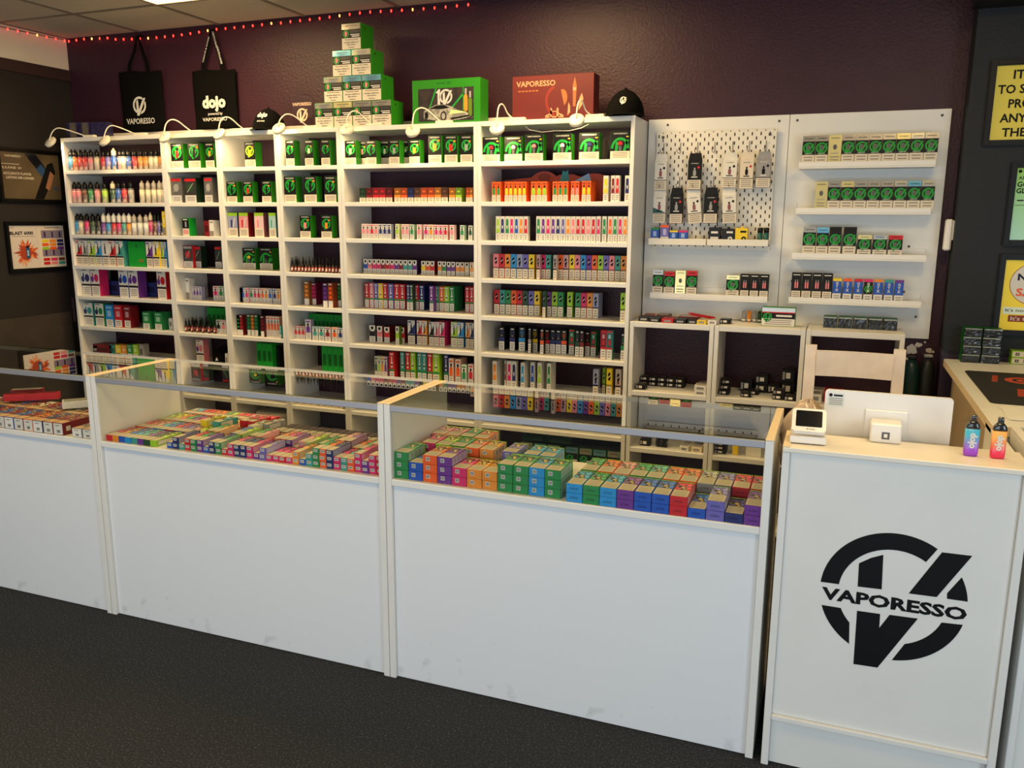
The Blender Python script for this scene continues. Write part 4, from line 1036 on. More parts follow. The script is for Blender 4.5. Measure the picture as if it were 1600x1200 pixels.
        R_(.02, .98, .30, .99, mat('dark grey print', (48, 46, 44), .4) if c != 'S' else pc('-S')); R_(.06, .94, .86, .96, pc('R') if c != 'R' else pc('S'), 2); b.poly([(u * w * .26, .6 * h + v * h * .16) for u, v in arc(1, 0, 330, 10)], pc(c), f); b.poly([(-w * .3, .42 * h), (-w * .22, .42 * h), (w * .3, .78 * h), (w * .22, .78 * h)], pc('S'), F0(-e * 3)); R_(.04, .96, .01, .30, pc('+S'), 1); lines(b, -hw * .7, hw * .7, .04 * h, .24 * h, 3, -e * 2)
    elif st == 'T':
        R_(.06, .94, .01, .28, M_paper); 
        for i in range(3): b.poly([(u * w * .3, (.42 + .18 * i) * h + v * h * .06) for u, v in arc(1, 0, 330, 8)], pc(c), f)
        R_(.2, .8, .92, .97, M_paper, 2)
    elif st == 'O':
        R_(.06, .94, .02, .34, M_paper if c not in 'WY' else M_grey); R_(.25, .75, .48, .74, pc('+' + c)); R_(.15, .85, .84, .92, pc('+' + c) if c != 'W' else M_grey); lines(b, -hw * .6, hw * .6, .06 * h, .3 * h, 3, -e * 2)
    elif st == 'X':
        R_(.2, .8, .3, .7, pc('-' + c) if c != 'W' else M_grey)
    CM[k] = b.mesh('carton'); return CM[k]
LOOK = {'G': ('device_box', '{} device on black and green boxed kit'), 'Q': ('green_carton', 'plain wide green carton'), 'Q2': ('device_box', 'small black and green boxed kit'), 'S': ('flavour_block', 'squat {} flavour carton'), 'F': ('figure_carton', 'white slim carton with {} picture'),
        'F2': ('orange_carton', 'orange slim carton'), 'A': ('salt_carton', '{} chevron fronted white carton'), 'L': ('bottle_carton', 'tall {} bottle-print carton'), 'D': ('diagonal_carton', '{} and white diagonal print carton'), 'D2': ('vape_carton', '{} carton with dark oval'),
        'P': ('pen_carton', 'white carton with {} pill'), 'Z': ('black_carton', 'black carton with {} band'), 'J': ('kit_carton', '{} carton with lime top band'), 'J2': ('fruit_carton', 'red topped {} carton'), 'E': ('window_carton', 'white topped {} carton'),
        'H': ('mod_carton', 'dark carton with {} print'), 'T': ('dotted_carton', 'dark slim carton with {} dots'), 'O': ('tall_carton', '{} carton with pale label'), 'X': ('plain_carton', 'plain {} carton')}
BAYN = {'a': 'first', 'b': 'second', 'c': 'third', 'd': 'fourth', 'e': 'fifth', 'f': 'sixth'}
def where(pl, n): return '%s along shelf %s of %s bookcase' % (ORD[n], ['', 'one', 'two', 'three', 'four', 'five', 'six', 'seven', 'eight'][int(pl[1])], BAYN[pl[0]])
# bottles: one mesh set per kind and colour, body > label, cap
BM = {}
def bottle(kind, w, h, c):
    k = (kind, round(w, 3), round(h, 3), c)
    if k in BM: return BM[k]
    r = min(w / 2, .018) * .96; n = 12
    if kind == 'd':
        r = w * .46; g = mat('dark brown bottle glass', (26, 18, 14), .15)
        body = MB().lathe([(r, 0), (r, h * .45), (r * .45, h * .52)], g, n).mesh('b')
        lab = MB().lathe([(r * 1.02, h * .05), (r * 1.02, h * .36)], mixmat('small bottle label', [(224, 214, 196), (150, 40, 40), (60, 50, 46), (224, 214, 196)], 70, .4), n).mesh('l')
        cap = MB().lathe([(r * .62, h * .50), (r * .60, h * .74), (r * .3, h * .80), (r * .16, h)], M_plastick, n).mesh('c')
    else:
        ccap = {'bk': M_plastick, 'bw': mat('cream bottle cap', (232, 214, 176), .35), 'bc': mat('clear grey cap', (188, 176, 160), .3), 'bl': mat('white bottle cap', (230, 224, 210), .35)}[kind]
        hs = .60 if kind != 'bl' else .52
        rgb = PAL[c][1]; lm = mixmat('bottle label ' + PAL[c][0], [rgb, tuple(min(255, int(v * .6 + 70)) for v in rgb), (200, 188, 170), tuple(int(v * .35) for v in rgb)], 48, .35, 0, (1, 1, .55))
        bodym = mat('bottle body ' + PAL[c][0], tuple(int(v * .55 + 25) for v in rgb), .2)
        body = MB().lathe([(r * .9, 0), (r, .003), (r, h * hs), (r * .93, h * (hs + .05)), (r * .55, h * (hs + .08))], bodym, n).mesh('b')
        lab = MB().lathe([(r * 1.02, h * .03), (r * 1.02, h * (hs - .02))], lm, n).mesh('l')
        cap = MB().lathe([(r * .80, h * (hs + .055)), (r * .86, h * (hs + .09)), (r * .84, h * .86), (r * .62, h * .885), (r * .30, h * .965), (r * .22, h)], ccap, n).mesh('c')
    BM[k] = (body, lab, cap); return BM[k]
BN = {'bk': ('eliquid_bottle', 'black capped bottle with {} label'), 'bw': ('eliquid_bottle', 'cream capped tall bottle with {} label'), 'bc': ('eliquid_bottle', 'grey capped slender bottle with {} label'), 'bl': ('eliquid_bottle', 'white long-capped bottle with {} label'), 'd': ('dropper_bottle', 'tiny dark dropper bottle')}
rows = {}
for ln in DATA.strip().splitlines():
    p = ln.split(); rows.setdefault(p[0], []).append((p[1], *map(float, p[2:8]), p[8], int(p[9])))
for pl in sorted(rows):
    its = sorted(rows[pl], key=lambda t: t[1])
    grp = 'goods on %s shelf of %s bookcase' % (ORD[int(pl[1]) - 1], BAYN[pl[0]])
    for n, (st, x, y, z, w, h, d, c, nb) in enumerate(its):
        if st in BN:
            nm, lk = BN[st]; body, lab, cap = bottle(st, w, h, c)
            o = MB().build(nm, None, (x, y + .018, z), mesh=body); MB().build('label', o, mesh=lab); MB().build('cap', o, mesh=cap)
            tag(o, lk.format(PAL[c][0]) + ', ' + where(pl, n), 'bottle', grp); continue
        nm, lk = LOOK[st]
        rnd = random.Random(n * 7 + ord(pl[0]))
        for q in range(nb + 1):
            o = MB().build(nm, None, (x + (rnd.uniform(-.0004, .0004)), y + q * (d + .0012), z), (0, 0, rnd.uniform(-.004, .004) if q else 0), mesh=carton_mesh(st, w, h, d, c))
            lb = lk.format(PAL[c][0]) + ', ' + where(pl, n)
            if q: lb = '%s, %s behind the %s' % (lk.format(PAL[c][0]), ORD[q - 1], where(pl, n))
            tag(o, lb, 'box', grp)
# ------------------------------------------------------------------ goods lying in the glass cases
M_bar = mat('barcode black', (30, 28, 30), .5)
KM = {}
ART = {}
def art(c):
    rgb = PAL[c][1]
    return mixmat('flavour art ' + PAL[c][0], [rgb, tuple(min(255, v + 70) for v in rgb), (60, 54, 60), (222, 196, 120), tuple(int(v * .7) for v in rgb)], 42, .3)
def flat_mesh(st, w, h, d, c):
    k = (st, w, h, d, c)
    if k in KM: return KM[k]
    b = MB(); hw = w / 2; e = .0004
    if st == 'wide':       # wide barcoded box: cream warning and artwork on top, lime rear edge
        b.cbox(-hw, hw, 0, d, 0, h, pc(c), .001); b.tr(-hw + .002, hw - .002, .003, d * .40, h + e, M_cream); b.tr(-hw + .002, hw - .002, d * .42, d * .93, h + e, art(c)); b.tr(-hw, hw, d * .94, d, h + e, pc('L'))
        lines_top(b, hw, .008, d * .36, h + 2 * e, 4)
        b.sd(hw + e, .004, d * .93, .001, h - .001, pc('+' + c)); b.sd(hw + e, d * .94, d, 0, h, pc('L'))
        for q in range(3): b.sd(hw + 2 * e, .022 + q * .026, .034 + q * .026, h * .25, h * .75, pc('S'))
        b.fr(-hw * .55, 0, h * .38, h * .82, -e, M_paper)
        for q in range(7): b.fr(-hw * .48 + q * hw * .062, -hw * .48 + q * hw * .062 + hw * .03, h * .45, h * .76, -2 * e, M_bar)
    elif st == 'text':     # wide box with embossed dark lettering on the end
        b.cbox(-hw, hw, 0, d, 0, h, pc(c), .001); b.tr(-hw + .002, hw - .002, .003, d * .44, h + e, M_cream); b.tr(-hw + .002, hw - .002, d * .46, d * .95, h + e, art(c)); b.tr(-hw, hw, d * .955, d, h + e, pc('L')); lines_top(b, hw, .008, d * .4, h + 2 * e, 5)
        b.sd(hw + e, .004, d * .93, .001, h - .001, pc('+' + c)); b.text('ELFBAR', 0, h * .5, pc('-' + c), F0(-e), w=w * .5, h=h * .22, bold=.01)
    elif st == 'slim':     # slim barcoded carton
        b.cbox(-hw, hw, 0, d, 0, h, pc(c), .0008); b.tr(-hw + .001, hw - .001, .002, d * .42, h + e, M_cream); b.tr(-hw + .001, hw - .001, d * .44, d * .97, h + e, art(c)); b.sd(hw + e, .004, d * .95, .001, h - .001, pc('+' + c))
        b.fr(-hw * .7, hw * .5, h * .42, h * .88, -e, M_paper)
        for q in range(5): b.fr(-hw * .55 + q * hw * .19, -hw * .55 + q * hw * .19 + hw * .1, h * .52, h * .80, -2 * e, M_bar)
    elif st == 'pair':     # slim colour-ended carton without a barcode
        b.cbox(-hw, hw, 0, d, 0, h, pc(c), .0008); b.tr(-hw + .001, hw - .001, .002, d * .34, h + e, M_cream); b.tr(-hw + .001, hw - .001, d * .36, d * .97, h + e, art(c)); b.sd(hw + e, .01, d * .7, .004, h - .004, M_cream)
    elif st == 'ink':      # black edged carton with cream top
        b.cbox(-hw, hw, 0, d, 0, h, M_black, .0008); b.tr(-hw + .002, hw - .002, .003, d * .5, h + e, M_cream); b.tr(-hw + .002, hw - .002, d * .56, d * .95, h + e, mat('dark top art', (62, 44, 36), .35)); lines_top(b, hw, .006, d * .45, h + 2 * e, 4)
        b.fr(-hw * .8, hw * .55, h * .15, h * .92, -e, M_cream); 
        for q in range(4): b.fr(-hw * .6 + q * hw * .25, -hw * .6 + q * hw * .25 + hw * .12, h * .3, h * .6, -2 * e, M_bar)
    elif st == 'barc':     # white ended tall carton
        b.cbox(-hw, hw, 0, d, 0, h, pc('r') if c == 'r' else pc(c), .001); b.fr(-hw + .002, hw - .002, .002, h - .002, -e, M_paper); b.tr(-hw + .002, hw - .002, .002, d * .28, h + e, mat('peach top print', (222, 186, 150), .4)); b.tr(-hw + .002, hw - .002, d * .30, d * .98, h + e, art(c)); b.fr(-hw * .5, hw * .3, h * .74, h * .82, -2 * e, M_grey)
        for q in range(6): b.fr(-hw * .25 + q * hw * .11, -hw * .25 + q * hw * .11 + hw * .06, h * .18, h * .42, -2 * e, M_bar)
        b.sd(hw + e, .015, .035, h * .3, h * .7, M_cream)
    elif st == 'mod':      # small black accessory box with a white label
        b.cbox(-hw, hw, 0, d, 0, h, M_black, .001); b.fr(-hw * .35, hw * .35, h * .3, h * .75, -e, M_paper); b.fr(-hw * .92, -hw * .55, h * .2, h * .8, -e, pc('S')); b.tr(-hw * .9, hw * .9, .003, d * .95, h + e, mat('charcoal lid', (44, 42, 42), .3))
    elif st == 'plain':
        b.cbox(-hw, hw, 0, d, 0, h, pc(c), .001); b.tr(-hw * .85, hw * .85, .006, d - .006, h + e, pc('-' + c) if c in 'kSRO' else pc('S')); b.fr(-hw * .6, hw * .6, h * .25, h * .7, -e, pc('-' + c) if c == 'W' else pc('S'))
    KM[k] = b.mesh('flat_carton'); return KM[k]
def lines_top(b, hw, y0, y1, z, n):
    for q in range(n):
        yy = y0 + (y1 - y0) * (q + .5) / n; b.tr(-hw * .75, hw * .75, yy - .0012, yy + .0012, z, M_grey)
CASE = {1: 'far case', 2: 'middle case', 3: 'till-side case'}
FN = {'wide': ('barcoded_box', 'wide {} barcoded box'), 'text': ('lettered_box', 'wide {} lettered box'), 'slim': ('slim_box', 'slim {} barcoded box'), 'pair': ('striped_box', 'slim {} ended lying box'), 'ink': ('black_edged_box', 'black edged cream-topped box'), 'barc': ('white_ended_box', 'white ended {} lying box'),
      'mod': ('accessory_box', 'black accessory box'), 'plain': ('lying_box', 'plain {} lying box')}
def lay(st, x, y, z, w, h, d, c, wh, rz=0.0, cat='box', grp=None, name=None):
    nm, lk = FN[st]
    o = MB().build(name or nm, None, (x, y, z), (0, 0, rz), mesh=flat_mesh(st, w, h, d, c)); tag(o, lk.format(PAL[c][0]) + ', ' + wh, cat, grp); return o
ZF = .7105
def stack(case, st, x0, pitch, y, w, h, d, cols, hs, rowname, jit=.0015):
    rnd = random.Random(int(x0 * 100) + case); LV = ['bottom', 'second up', 'third up', 'fourth up']
    for i, c in enumerate(cols):
        if c == ' ': continue
        n = int(hs[i]); 
        for L_ in range(n):
            if rowname != 'front' and L_ < n - 1 and n > 1 and False: continue
            lay(st, x0 + pitch * (i + .5), y + rnd.uniform(-jit, jit), ZF + L_ * (h + .0006), w, h, d, c, '%s of %s row, %s, %s' % (ORD[i], rowname, LV[L_], CASE[case]), rnd.uniform(-.008, .008) if L_ else 0, grp='boxes lying in the ' + CASE[case])
# case nearest the till
stack(3, 'wide', 3.2225, .0520, -1.932, .0502, .0290, .125, 'GBOPMAAGGCG', '32332223333', 'front barcoded')
stack(3, 'wide', 3.250, .0540, -1.795, .0502, .0290, .115, 'MLGOA', '33333', 'second barcoded')
stack(3, 'wide', 3.545, .0540, -1.795, .0502, .0290, .115, 'V', '3', 'second purple')
stack(3, 'wide', 3.62, .0540, -1.795, .0502, .0290, .115, 'CC', '33', 'second blue')
stack(3, 'wide', 3.225, .0540, -1.668, .0502, .0290, .115, 'KKGO', '3333', 'rear barcoded')
stack(3, 'text', 3.815, .0519, -1.945, .0500, .0282, .142, 'CGCPBBRBVNP', '22222221212', 'front lettered')
stack(3, 'text', 3.815, .0519, -1.792, .0500, .0282, .142, 'GOKGTOOSVRR', '22222222222', 'rear lettered')
# middle case
stack(2, 'pair', 1.982, .0305, -1.935, .0295, .0225, .135, 'RABCTPgL', '11111111', 'front striped')
stack(2, 'pair', 1.978, .0305, -1.79, .0295, .0225, .125, 'ROKCBRPVKLYG', '111111111111', 'second striped')
stack(2, 'pair', 1.978, .0305, -1.66, .0295, .0225, .125, 'LYOGPRKVBNYOA', '1111111111111', 'third striped')
stack(2, 'pair', 1.978, .0305, -1.53, .0295, .0225, .095, 'SCRROOGLRRKKRR', '11111111111111', 'rear striped')
for (x, y, c, n) in ((2.24, -1.70, 'Y', 1), (2.30, -1.70, 'T', 1), (2.385, -1.645, 'R', 1), (2.42, -1.645, 'R', 1), (2.47, -1.70, 'E', 1), (2.50, -1.66, 'S', 1)):
    lay('pair', x, y, ZF + .0232, .036 if c in 'YT' else .033, .026, .10, c, ('farther of pair, ' if x < 2.4 and c == 'R' else '') + 'on top of the striped rows, middle case', -.12, grp='loose boxes on the striped rows')
stack(2, 'slim', 2.270, .0276, -1.930, .0268, .0215, .118, 'BNTRGPBNGRMNNMPVMMRMABTGONMTOMPMR', '121222122122221211112123332223233', 'front slim', .002)
stack(2, 'slim', 2.262, .0276, -1.805, .0268, .0215, .118, 'KLRGAKPBLYGKRAOMPSKL GOAKPOGLKRMB', '11122112212211222122 222332223223', 'second slim', .002)
stack(2, 'ink', 2.545, .0335, -1.670, .0325, .029, .125, 'k' * 18, '1' * 18, 'rear black edged')
# far case
stack(1, 'barc', 1.09, .0525, -1.945, .0505, .0475, .15, 'rBrNrBrBrONrr'[:13], '1' * 13, 'front')
stack(1, 'barc', 1.09, .0525, -1.79, .0505, .040, .15, 'rErBrErNrErNE'[:13], '1' * 13, 'second', .003)
stack(1, 'barc', 1.82, .0525, -1.945, .0495, .036, .12, 'SS', '11', 'silver front')
lay('plain', 1.545, -1.745, ZF + .0488, .062, .03, .15, 'W', 'askew on the red cartons, far case', -.75)
for i, (x, y, c, rz) in enumerate(((1.20, -1.74, 'R', -.9), (1.27, -1.69, 'R', -.9), (1.14, -1.66, 'r', -.9))): lay('plain', x, y, ZF + .0488, .04, .03, .13, c, 'askew, %s from the case end, far case' % ORD[2 - i], rz)
# ------------------------------------------------------------------ low bookcases
for i in range(5):
    lay('mod', 3.655 + .0445 * i, -.13, .7225, .043, .022, .07, 'k', '%s of five along first low bookcase shelf' % ORD[i], grp='black accessory boxes'); lay('mod', 3.655 + .0445 * i, -.128, .7455, .043, .022, .07, 'k', 'upper, %s of five along first low bookcase shelf' % ORD[i], grp='black accessory boxes')
lay('mod', 3.66, -.245, .7225, .045, .026, .06, 'k', 'in front of the row, first low bookcase')
for q in range(2): lay('plain', 3.955, -.272, .7225 + .0235 * q, .056, .0225, .08, 'W', ['lower', 'upper'][q] + ' of two at shelf end, first low bookcase')
lay('plain', 3.955, -.185, .7225, .05, .045, .06, 'H', 'behind the white pair, first low bookcase')
for q in range(3): lay('mod', 4.06 + .004 * q, -.215 + .02 * q, .7225 + .0225 * q, .046, .0215, .075, 'k', ['bottom', 'middle', 'top'][q] + ' of leaning pile, second low bookcase', .1 * q)
lay('mod', 4.165, -.235, .7225, .048, .02, .07, 'k', 'front of shelf, second low bookcase', .1); lay('mod', 4.19, -.16, .7225, .048, .02, .07, 'k', 'behind the front box, second low bookcase', -.1)
lay('mod', 4.15, -.09, .7225, .055, .055, .06, 'k', 'against the wall, second low bookcase')
for q, (x, y, z) in enumerate(((4.222, -.09, .7225), (4.222, -.09, .7655), (4.28, -.09, .7225), (4.345, -.11, .7225), (4.343, -.11, .7855), (4.31, -.235, .7225), (4.365, -.24, .7225), (4.312, -.235, .7465))):
    lay('mod', x, y, z, .056 if q < 5 else .052, .042 if q < 3 else (.062 if q < 5 else .0235), .06, 'k', ['low, beside the wall box', 'high, beside the wall box', 'low and centred', 'tall at the panel end', 'topmost at the panel end', 'front, below its twin', 'frontmost at the panel end', 'front, on its twin'][q] + ', second low bookcase')
lay('plain', 4.47, -.23, .7225, .06, .04, .08, 'W', 'behind the chair slats, third low bookcase'); lay('plain', 4.55, -.2, .7225, .08, .055, .09, 'R', 'behind the monitor corner, third low bookcase'); lay('plain', 4.48, -.12, .7225, .06, .04, .08, 'W', 'at the back, third low bookcase')
# lower shelf, seen through the case
lay('mod', 3.69, -.235, .4355, .05, .032, .05, 'k', 'lower shelf, first low bookcase'); 
o = MB().lathe([(.022, 0), (.022, .012), (.0215, .012), (.0215, .045), (.022, .045), (.022, .055)], M_plastick, 16, M=Matrix.Rotation(math.radians(90), 4, 'Y')).lathe([(.012, .0553), (.004, .0555)], M_paper, 12, M=Matrix.Rotation(math.radians(90), 4, 'Y')).build('label_roll', None, (3.745, -.215, .4575)); tag(o, 'black and white roll lying on lower shelf of first low bookcase', 'roll')
lay('plain', 3.89, -.265, .4355, .042, .026, .11, 'W', 'lower shelf beside its brown-topped twin', -.1); lay('plain', 3.95, -.262, .4355, .05, .026, .12, 'E', 'lower shelf at the panel, first low bookcase')
for q in range(4): lay('mod', 4.06, -.24, .4355 + .0195 * q, .055, .0185, .08, 'k', '%s up in pile on lower shelf, second low bookcase' % ORD[q])
o = MB().cbox(-.014, .014, 0, .02, 0, .055, pc('Y'), .003).cbox(-.009, .009, .004, .016, .0552, .068, pc('L'), .002).build('yellow_bottle', None, (4.13, -.235, .4355)); tag(o, 'small yellow bottle on lower shelf of second low bookcase', 'bottle')
tag(MB().cbox(-.035, .035, 0, .004, 0, .06, M_paper, .001).build('white_card', None, (4.215, -.235, .4355), (-.0, 0, 0)), 'upright white blank card on lower shelf behind the glass case', 'card')
# lower shelves of tall bookcases through the glass
FS = [('f', 3.05, 'g'), ('f', 3.125, 'g'), ('f', 3.20, 'g'), ('f', 3.30, 'L'), ('f', 3.375, 'G'), ('f', 3.45, 'A'), ('f', 3.525, 'B')]
M_hb = [M_holo, M_holoB]
for i, (_, x, c) in enumerate(FS):
    b = MB().cbox(-.034, .034, 0, .09, 0, .095, M_green, .001); b.fr(-.032, .032, .062, .093, -.0004, M_hb[i % 2]); b.fr(-.033, .033, .002, .062, -.0004, M_black); emblem(b, -.01, .034, .020, pc('F'), F0(-.0008)); b.text('VAPORESSO', 0, .080, M_ink, F0(-.0008), w=.05, h=.006); b.tr(-.033, .033, .002, .088, .0954, pc('-S')); b.fr(.0, .03, .02, .03, -.0008, M_paper)
    tag(b.build('foil_banded_box', None, (x, -.20, .2845)), 'foil banded green box, %s along low shelf of sixth bookcase' % ORD[i], 'box', 'foil banded boxes seen through the case')
o = MB().lathe([(.108, 0), (.112, .005), (.112, .085), (.116, .088), (.116, .105), (.105, .112)], mat('white tub plastic', (214, 206, 190), .45), 28).build('round_tub', None, (1.40, -.145, .2845)); tag(o, 'round white plastic tub on low shelf of third bookcase', 'tub')
for i in range(7): lay('plain', 1.645 + .047 * i, -.26, .4765, .043, .03, .07, 'E', '%s along shelf eight of fourth bookcase' % ORD[i], grp='cream cartons on low shelf')
o = MB().lathe([(.06, 0), (.07, .01), (.06, .03), (.02, .034)], M_plastick, 20).build('black_dish', None, (.99, -.16, .4765)); tag(o, 'flat round black dish on low shelf of second bookcase', 'dish')
o = MB().cbox(-.05, .05, 0, .1, 0, .04, M_plastick, .01).build('black_case', None, (1.74, -.22, .2845)); tag(o, 'small black case on low shelf of fourth bookcase', 'case')
# on top of the low bookcases
zt_ = 1.0625
for i, (x, y, c, w, h, d, rz) in enumerate(((3.665, -.25, 'k', .052, .020, .10, -.1), (3.665, -.13, 'O', .05, .018, .08, .1), (3.722, -.27, 'k', .052, .020, .10, -.05), (3.735, -.14, 'H', .06, .022, .09, 0), (3.785, -.275, 'R', .055, .019, .09, .05), (3.845, -.272, 'k', .052, .019, .10, 0), (3.90, -.26, 'k', .045, .018, .08, .05), (3.945, -.268, 'Y', .042, .02, .08, 0), (3.865, -.15, 'r', .10, .02, .08, 0), (3.993, -.262, 'W', .04, .021, .08, -.1))):
    lay('plain', x, y, zt_, w, h, d, c, '%s of jumble on first low bookcase top' % ORD[i], rz, grp='lying boxes on the first low bookcase')
o = lay('plain', 3.875, -.20, zt_ + .035, .03, .012, .13, 'R', 'propped on the jumble above first low bookcase', -1.0); o.rotation_euler = (-.18, 0, -1.0)
lay('mod', 4.045, -.2, zt_, .048, .022, .06, 'k', 'alone beside the jumble on top of second low bookcase')
for i, x in enumerate((4.118, 4.143, 4.168, 4.191)):
    b = MB().lathe([(.0095, 0), (.0095, .052), (.004, .0525), (.004, .055)], pc('SASg'[i]), 12); b.lathe([(.0097, .006), (.0097, .014)], pc('W'), 12)
    tag(b.build('battery', None, (x, -.075, zt_)), 'upright %s battery, %s of four beside the green and white box' % (['silver', 'copper', 'grey', 'dark'][i], ORD[i]), 'battery', 'upright batteries')
b = MB().cbox(-.075, .075, 0, .05, 0, .088, M_green, .001); b.fr(-.073, .073, .066, .086, -.0004, M_silver); b.fr(-.073, .073, .062, .067, -.0007, pc('R')); b.fr(-.073, .073, .036, .062, -.0004, M_black); b.fr(-.073, .073, .002, .036, -.0004, M_paper); emblem(b, -.048, .042, .02, pc('F'), F0(-.0008)); b.fr(-.01, .06, .045, .054, -.0008, M_paper); lines(b, -.065, .065, .005, .032, 3, -.0008)
tag(b.build('coil_box', None, (4.285, -.2, zt_)), 'green and white printed box beside the upright batteries', 'box')
def cello(name, w, h, d, loc, lab, grp, foil=False):
    b = MB(); b.cbox(-w / 2, w / 2, 0, d, 0, h, M_black, .001); b.fr(-w / 2 + .002, w / 2 - .002, h * .84, h * .97, -.0004, pc('+S')); b.sd(-w / 2 - .0003, 0, d, 0, h, pc('-F')); b.tr(-w / 2, w / 2, 0, d, h + .0003, pc('-F'))
    o = b.build(name, None, loc); g = MB(); rnd = random.Random(int(loc[0] * 1000 + loc[2] * 77)); n = 9; vs = []; fs = []
    for j in range(6):
        for i in range(n): vs.append((-w / 2 + .001 + (w - .002) * i / (n - 1), -.0012 - rnd.random() * .0022, .001 + (h - .002) * j / 5))
    fs = [(j * n + i, j * n + i + 1, (j + 1) * n + i + 1, (j + 1) * n + i) for j in range(5) for i in range(n - 1)]
    g.add(vs, fs, M_cello); g.build('cellophane', o); tag(o, lab, 'box', grp); return o
for i in range(5): cello('wrapped_box', .058, .052, .06, (4.512 + .063 * i, -.15, zt_), 'dark shrink-wrapped box, %s of five under the ledges' % ORD[i], 'wrapped boxes above the chair')
for j in range(4):
    for i in range(2): cello('wrapped_box', .07, .036, .075, (5.085 + .074 * i + (.002 if j % 2 else 0), -.232 + .003 * j, .9505 + .0372 * j), 'shrink-wrapped box, %s column, %s up, on side table' % (['first', 'second'][i], ORD[j]), 'wrapped boxes piled on the side table')
for j in range(2):
    b = MB().cbox(0, .12, 0, .06, 0, .028, pc('L'), .001); b.fr(.004, .116, .003, .025, -.0004, M_cream); b.text('ES', .022, .014, M_ink, F0(-.0008), h=.013, bold=.04)
    for q in range(8): b.fr(.045 + q * .004, .047 + q * .004, .006, .022, -.0008, M_bar)
    tag(b.build('lime_box', None, (5.243, -.20, .9505 + .029 * j)), ['lower', 'upper'][j] + ' lime and cream flat box beside the wrapped boxes', 'box')
# ------------------------------------------------------------------ picture ledge and pegboard goods
def ledge_box(x, y, z, w, h, d, kind, c, lab, grp, tilt=-.06):
    k = ('lg', kind, w, h, c)
    if k not in CM:
        b = MB(); hw = w / 2; e = .0004
        if kind == 'g':
            b.cbox(-hw, hw, 0, d, 0, h, pc('-F'), .0008); b.fr(-hw, hw, h * .82, h, -e, {'s': M_silver, 'h': M_holo, 'b': M_holoB, 'y': M_gold_glare, 'r': pc('R'), 'G': M_gold_glare, 'k': M_black}[c]); b.fr(-hw, hw, h * .38, h * .82, -e, M_black if c != 'G' else M_gold_glare); b.fr(-hw, hw, 0, h * .38, -e, M_cream if c != 'G' else M_gold_glare)  # G paints ceiling-light glare across the whole front
            emblem(b, 0, h * .60, min(w * .46, h * .22), pc('F') if c != 'G' else M_gold_glare, F0(-2 * e)); b.poly([(u * w * .16, h * .62 + v * h * .09) for u, v in arc(1, 0, 330, 8)], pc('-S'), F0(-3 * e)); b.fr(-hw * .6, hw * .6, h * .405, h * .43, -3 * e, pc('S')); lines(b, -hw * .75, hw * .75, .06 * h, .34 * h, 3, -2 * e)
            b.text('VAPORESSO', 0, h * .91, M_ink, F0(-2 * e), w=w * .7, h=h * .04)
        elif kind == 'k':
            b.cbox(-hw, hw, 0, d, 0, h, M_black, .0008); b.fr(-hw * .9, hw * .9, h * .02, h * .36, -e, M_cream); b.fr(-hw * .7, hw * .7, h * .9, h * .93, -e, M_paper); device(b, -w * .1, h * .6, w * .14, h * .3, pc('K'), pc('S'), -e); device(b, w * .12, h * .6, w * .14, h * .3, pc('K'), pc('S'), -e); lines(b, -hw * .7, hw * .7, .05 * h, .32 * h, 4, -2 * e)
        else:
            b.cbox(-hw, hw, 0, d, 0, h, pc('B') if kind == 'x' else M_black, .0008); b.fr(-hw, hw, h * .88, h, -e, pc(c)); b.fr(-hw, hw, 0, h * .38, -e, M_paper)
            if kind == 'xg': emblem(b, 0, h * .60, w * .44, pc('F'), F0(-e))
            for q, ch in enumerate('GTX'): b.text(ch, 0, h * (.80 - .14 * q), M_paper, F0(-2 * e), h=h * .11, bold=.03)
            lines(b, -hw * .7, hw * .7, .05 * h, .32 * h, 3, -2 * e)
        CM[k] = b.mesh('lb')
    o = MB().build({'g': 'pod_box', 'k': 'coil_carton', 'x': 'blue_coil_carton', 'xg': 'blue_coil_carton'}[kind], None, (x, y, z), (tilt, 0, 0), mesh=CM[k]); tag(o, lab, 'box', grp); return o
LY = -.108
for i, c in enumerate('ssyssssyhs'): ledge_box(4.336 + .0556 * (i + .5) - .002, LY, 1.7865, .0535, .135, .022, 'g', 'G' if i == 2 else c, 'green boxed pod, %s of ten on the topmost ledge' % ORD[i], 'boxes on the topmost ledge')
for i, c in enumerate('GsyssshbH'.replace('H', 'h')): ledge_box(4.402 + .0548 * (i + .5), LY, 1.5835, .0525, .136, .022, 'g', c, ('glaring gold-lit' if c == 'G' else 'green') + ' boxed pod, %s of nine on second ledge down' % ORD[i], 'boxes on the second ledge down')
for i, (x0, x1, h, c) in enumerate(((4.364, 4.421, .138, 's'), (4.424, 4.475, .136, 'b'), (4.478, 4.53, .139, 'k'), (4.538, 4.594, .139, 'k'), (4.60, 4.658, .104, 'y'), (4.664, 4.722, .104, 'h'), (4.728, 4.786, .104, 'r'))): ledge_box((x0 + x1) / 2, LY, 1.3795, x1 - x0 - .001, h, .022, 'g', c, '%s green boxed pod, %s along third ledge down' % ('tall' if h > .11 else 'short', ORD[i]), 'boxes on the third ledge down')
for i in range(4): ledge_box(4.327 + .0453 * (i + .5), LY, 1.1755, .0435, .133, .022, 'k', 'k', 'black coil carton, %s of four on lowest ledge of the ledge board' % ORD[i], 'black cartons on the lowest ledge')
for i, (x0, c) in enumerate(((4.509, 'Y'), (4.554, 'O'), (4.600, 'R'), (4.642, 'M'), (4.684, 'A'), (4.728, 'T'), (4.770, 'P'))): ledge_box(x0 + .019, LY, 1.1755, .036, .111, .022, 'xg' if c == 'M' else 'x', c, ('green and black' if c == 'M' else 'blue') + ' %s topped coil carton on the lowest ledge' % PAL[c][0], 'blue cartons on the lowest ledge')
